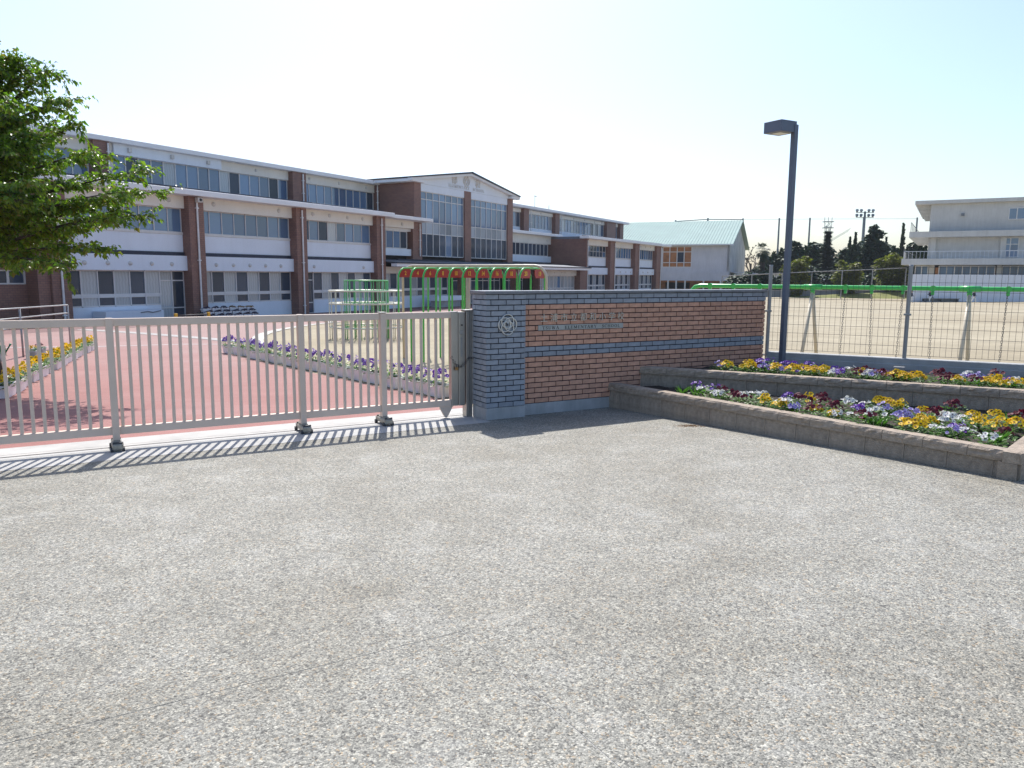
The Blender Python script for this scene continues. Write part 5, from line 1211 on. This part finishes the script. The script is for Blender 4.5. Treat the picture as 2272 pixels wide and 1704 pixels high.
far_tree('juniper','leaning juniper touching the left edge of the old school block',64.6,125,[(0,0,.4,9.8,.8,'flame'),(1.5,0,.4,8.4,.9,'flame')]+[(x+1.2,y,a,b,r,p) for x,y,a,b,r,p in flames(7.4,2.4,9,16)],1900,.5,'conifer',9,6)
far_tree('dark_evergreen','dark rounded evergreen between the two junipers',60.6,130,blob(8.8,2.6,14,17),1300,.6,'evergreen',8,7)
wr2 = random.Random(15)
for i in range(14):
    x = 46.0+i*1.95; y = 134+wr2.uniform(-3,6); h = 7.6+wr2.uniform(0,1.4)-(1.2 if i == 0 else 0); w = wr2.uniform(2.4,3.1)
    far_tree('woodland_tree','dark woodland tree in the belt beyond the field, %s from the left' % ORD[i], x, y, [(0,0,.2,h*.86,w,'round'),(wr2.uniform(-.5,.5),0,h*.4,h,w*.55,'flame' if i%2 else 'round'),(-w*.5,0,.1,h*.72,w*.8,'round'),(w*.5,.3,.1,h*.66,w*.8,'round'),(w*.3,0,h*.5,h*.97,w*.5,'round'),(-w*.35,0,h*.45,h*.93,w*.5,'flame')], 1300, .7, 'evergreen', h, 30+i, group='woodland belt beyond the field')
far_tree('golden_shrub','rounded yellow-green shrub beside the lamp post',38.6,106,blob(6.3,2.1,22,41),1500,.4,'olive',6,41,'shrub')
far_tree('golden_shrub','low spreading yellow-green shrub below the large pine',45.7,106,blob(5.3,2.2,22,42),1400,.4,'olive',5,42,'shrub')
far_tree('golden_shrub','round yellow-green shrub left of the old school block',52.1,107,blob(6.6,2.3,24,43),1500,.4,'olive',6,43,'shrub')
HX = [(31.5,3.0,1.6),(33.6,3.3,1.5),(36.3,3.5,1.5),(38.4,3.0,1.6),(40.4,4.0,1.7),(42.4,4.4,1.9),(44.6,3.2,1.7),(46.6,2.6,1.6),(48.6,2.5,1.6),(50.6,3.1,1.7),(52.6,3.7,1.9),(54.6,4.4,2.0),(56.6,4.2,1.9)]
for i, (x, h, w) in enumerate(HX):
    far_tree('hedge_shrub','dark green hedge shrub behind the pipe fence, %s from the left' % ORD[i], x, 110+i%3, [(0,0,0,h,w,'round'),(w*.5,0,0,h*.85,w*.8,'round')], 520, .45, 'evergreen', h, 60+i, 'shrub', group='hedge behind the pipe fence')
pal = thing('palm_tree', 'dark fan palm with shaggy trunk right of the gymnasium', 'tree', (36.2,113,-.9))
build(MB().tube([(0,0,-.1),(.05,0,3.0),(.0,0,6.1)],[.36,.44,.34],9), 'trunk', M['bark'], pal)
mb = MB(); rnd = random.Random(9)
for k in range(46):
    a = rnd.random()*6.28; el = rnd.uniform(-1.1,1.2); L = rnd.uniform(.9,1.35); d = Vector((math.cos(a)*math.cos(el),math.sin(a)*math.cos(el),math.sin(el))); c = Vector((0,0,6.55))+d*.5
    if k > 36: c.z = rnd.uniform(3.6,5.4); d = Vector((math.cos(a),math.sin(a),-.5)).normalized(); L *= .8
    w = d.cross(Vector((0,0,1))).normalized(); u = w.cross(d)
    for j in range(9):
        th = (j-4)*.27; e = d*math.cos(th)+w*math.sin(th); t_ = c+e*L*.9+Vector((0,0,-.28*abs(math.sin(th))-.12)); s = w*math.cos(th)*.05-d*math.sin(th)*.05
        mb.add([c, c+e*L*.5+s, t_, c+e*L*.5-s], [(0,1,2,3)])
build(mb, 'crown', M['palm'], pal, kind='stuff')
bt = thing('bare_pruned_tree', 'bare pruned tree with knobbly branches behind the gymnasium', 'tree', (50.5,165,-.9)); mb = MB(); rnd = random.Random(4)
def grow(p, d, L, r, lvl):
    q = p+d*L; mb.tube([p, p.lerp(q,.5)+Vector((rnd.uniform(-.2,.2),0,rnd.uniform(-.1,.2))), q], [r,r*.8,r*.6], 5)
    if lvl: 
        for s in range(3): grow(p.lerp(q,rnd.uniform(.5,1)), (d+Vector((rnd.uniform(-.9,.9),rnd.uniform(-.9,.9),rnd.uniform(-.1,.7)))).normalized(), L*.62, r*.55, lvl-1)
    else: mb.cyl(q-d*.1, q+d*.14, .16, .10, n=5)
grow(Vector((0,0,0)), Vector((0,0,1)), 5.5, .3, 3); build(mb, 'trunk_and_branches', M['bark'], bt)
wds = MB(); rnd = random.Random(77)
for k in range(5200):
    x = rnd.uniform(-60,330); y = 330+rnd.uniform(0,25); top = 4.0+1.2*math.sin(x*.05)+.9*math.sin(x*.17+1)+.7*math.sin(x*.51)
    z = top*rnd.random()**.6; s = rnd.uniform(1.0,2.6); a = rnd.random()*3.14
    u = Vector((math.cos(a),math.sin(a)*.4,rnd.uniform(-.4,.4)))*s; w = Vector((rnd.uniform(-.4,.4),0,1)).normalized()*s*.7
    c = Vector((x,y,z)); wds.add([c-u,c-w,c+u,c+w], [(0,1,2,3)])
tag(build(wds, 'far_woods', M['farwood'], kind='stuff'), 'hazy strip of distant woods on the horizon', 'woods')

# ------------------------------------------------------------------ thin spring haze over the whole site
hz = MB().box(-400,600,-60,420,-3.0,40.0)
hm = bpy.data.materials.new('thin_haze'); hm.use_nodes = True; ht = hm.node_tree; ht.nodes.clear()
ho = ht.nodes.new('ShaderNodeOutputMaterial'); hv = ht.nodes.new('ShaderNodeVolumePrincipled'); hv.inputs['Color'].default_value = (.86,.93,1.0,1); hv.inputs['Density'].default_value = 0.00022
ht.links.new(hv.outputs[0], ho.inputs['Volume'])
tag(build(hz, 'haze', hm, kind='stuff'), 'thin pale haze in the air over the far trees', 'haze')
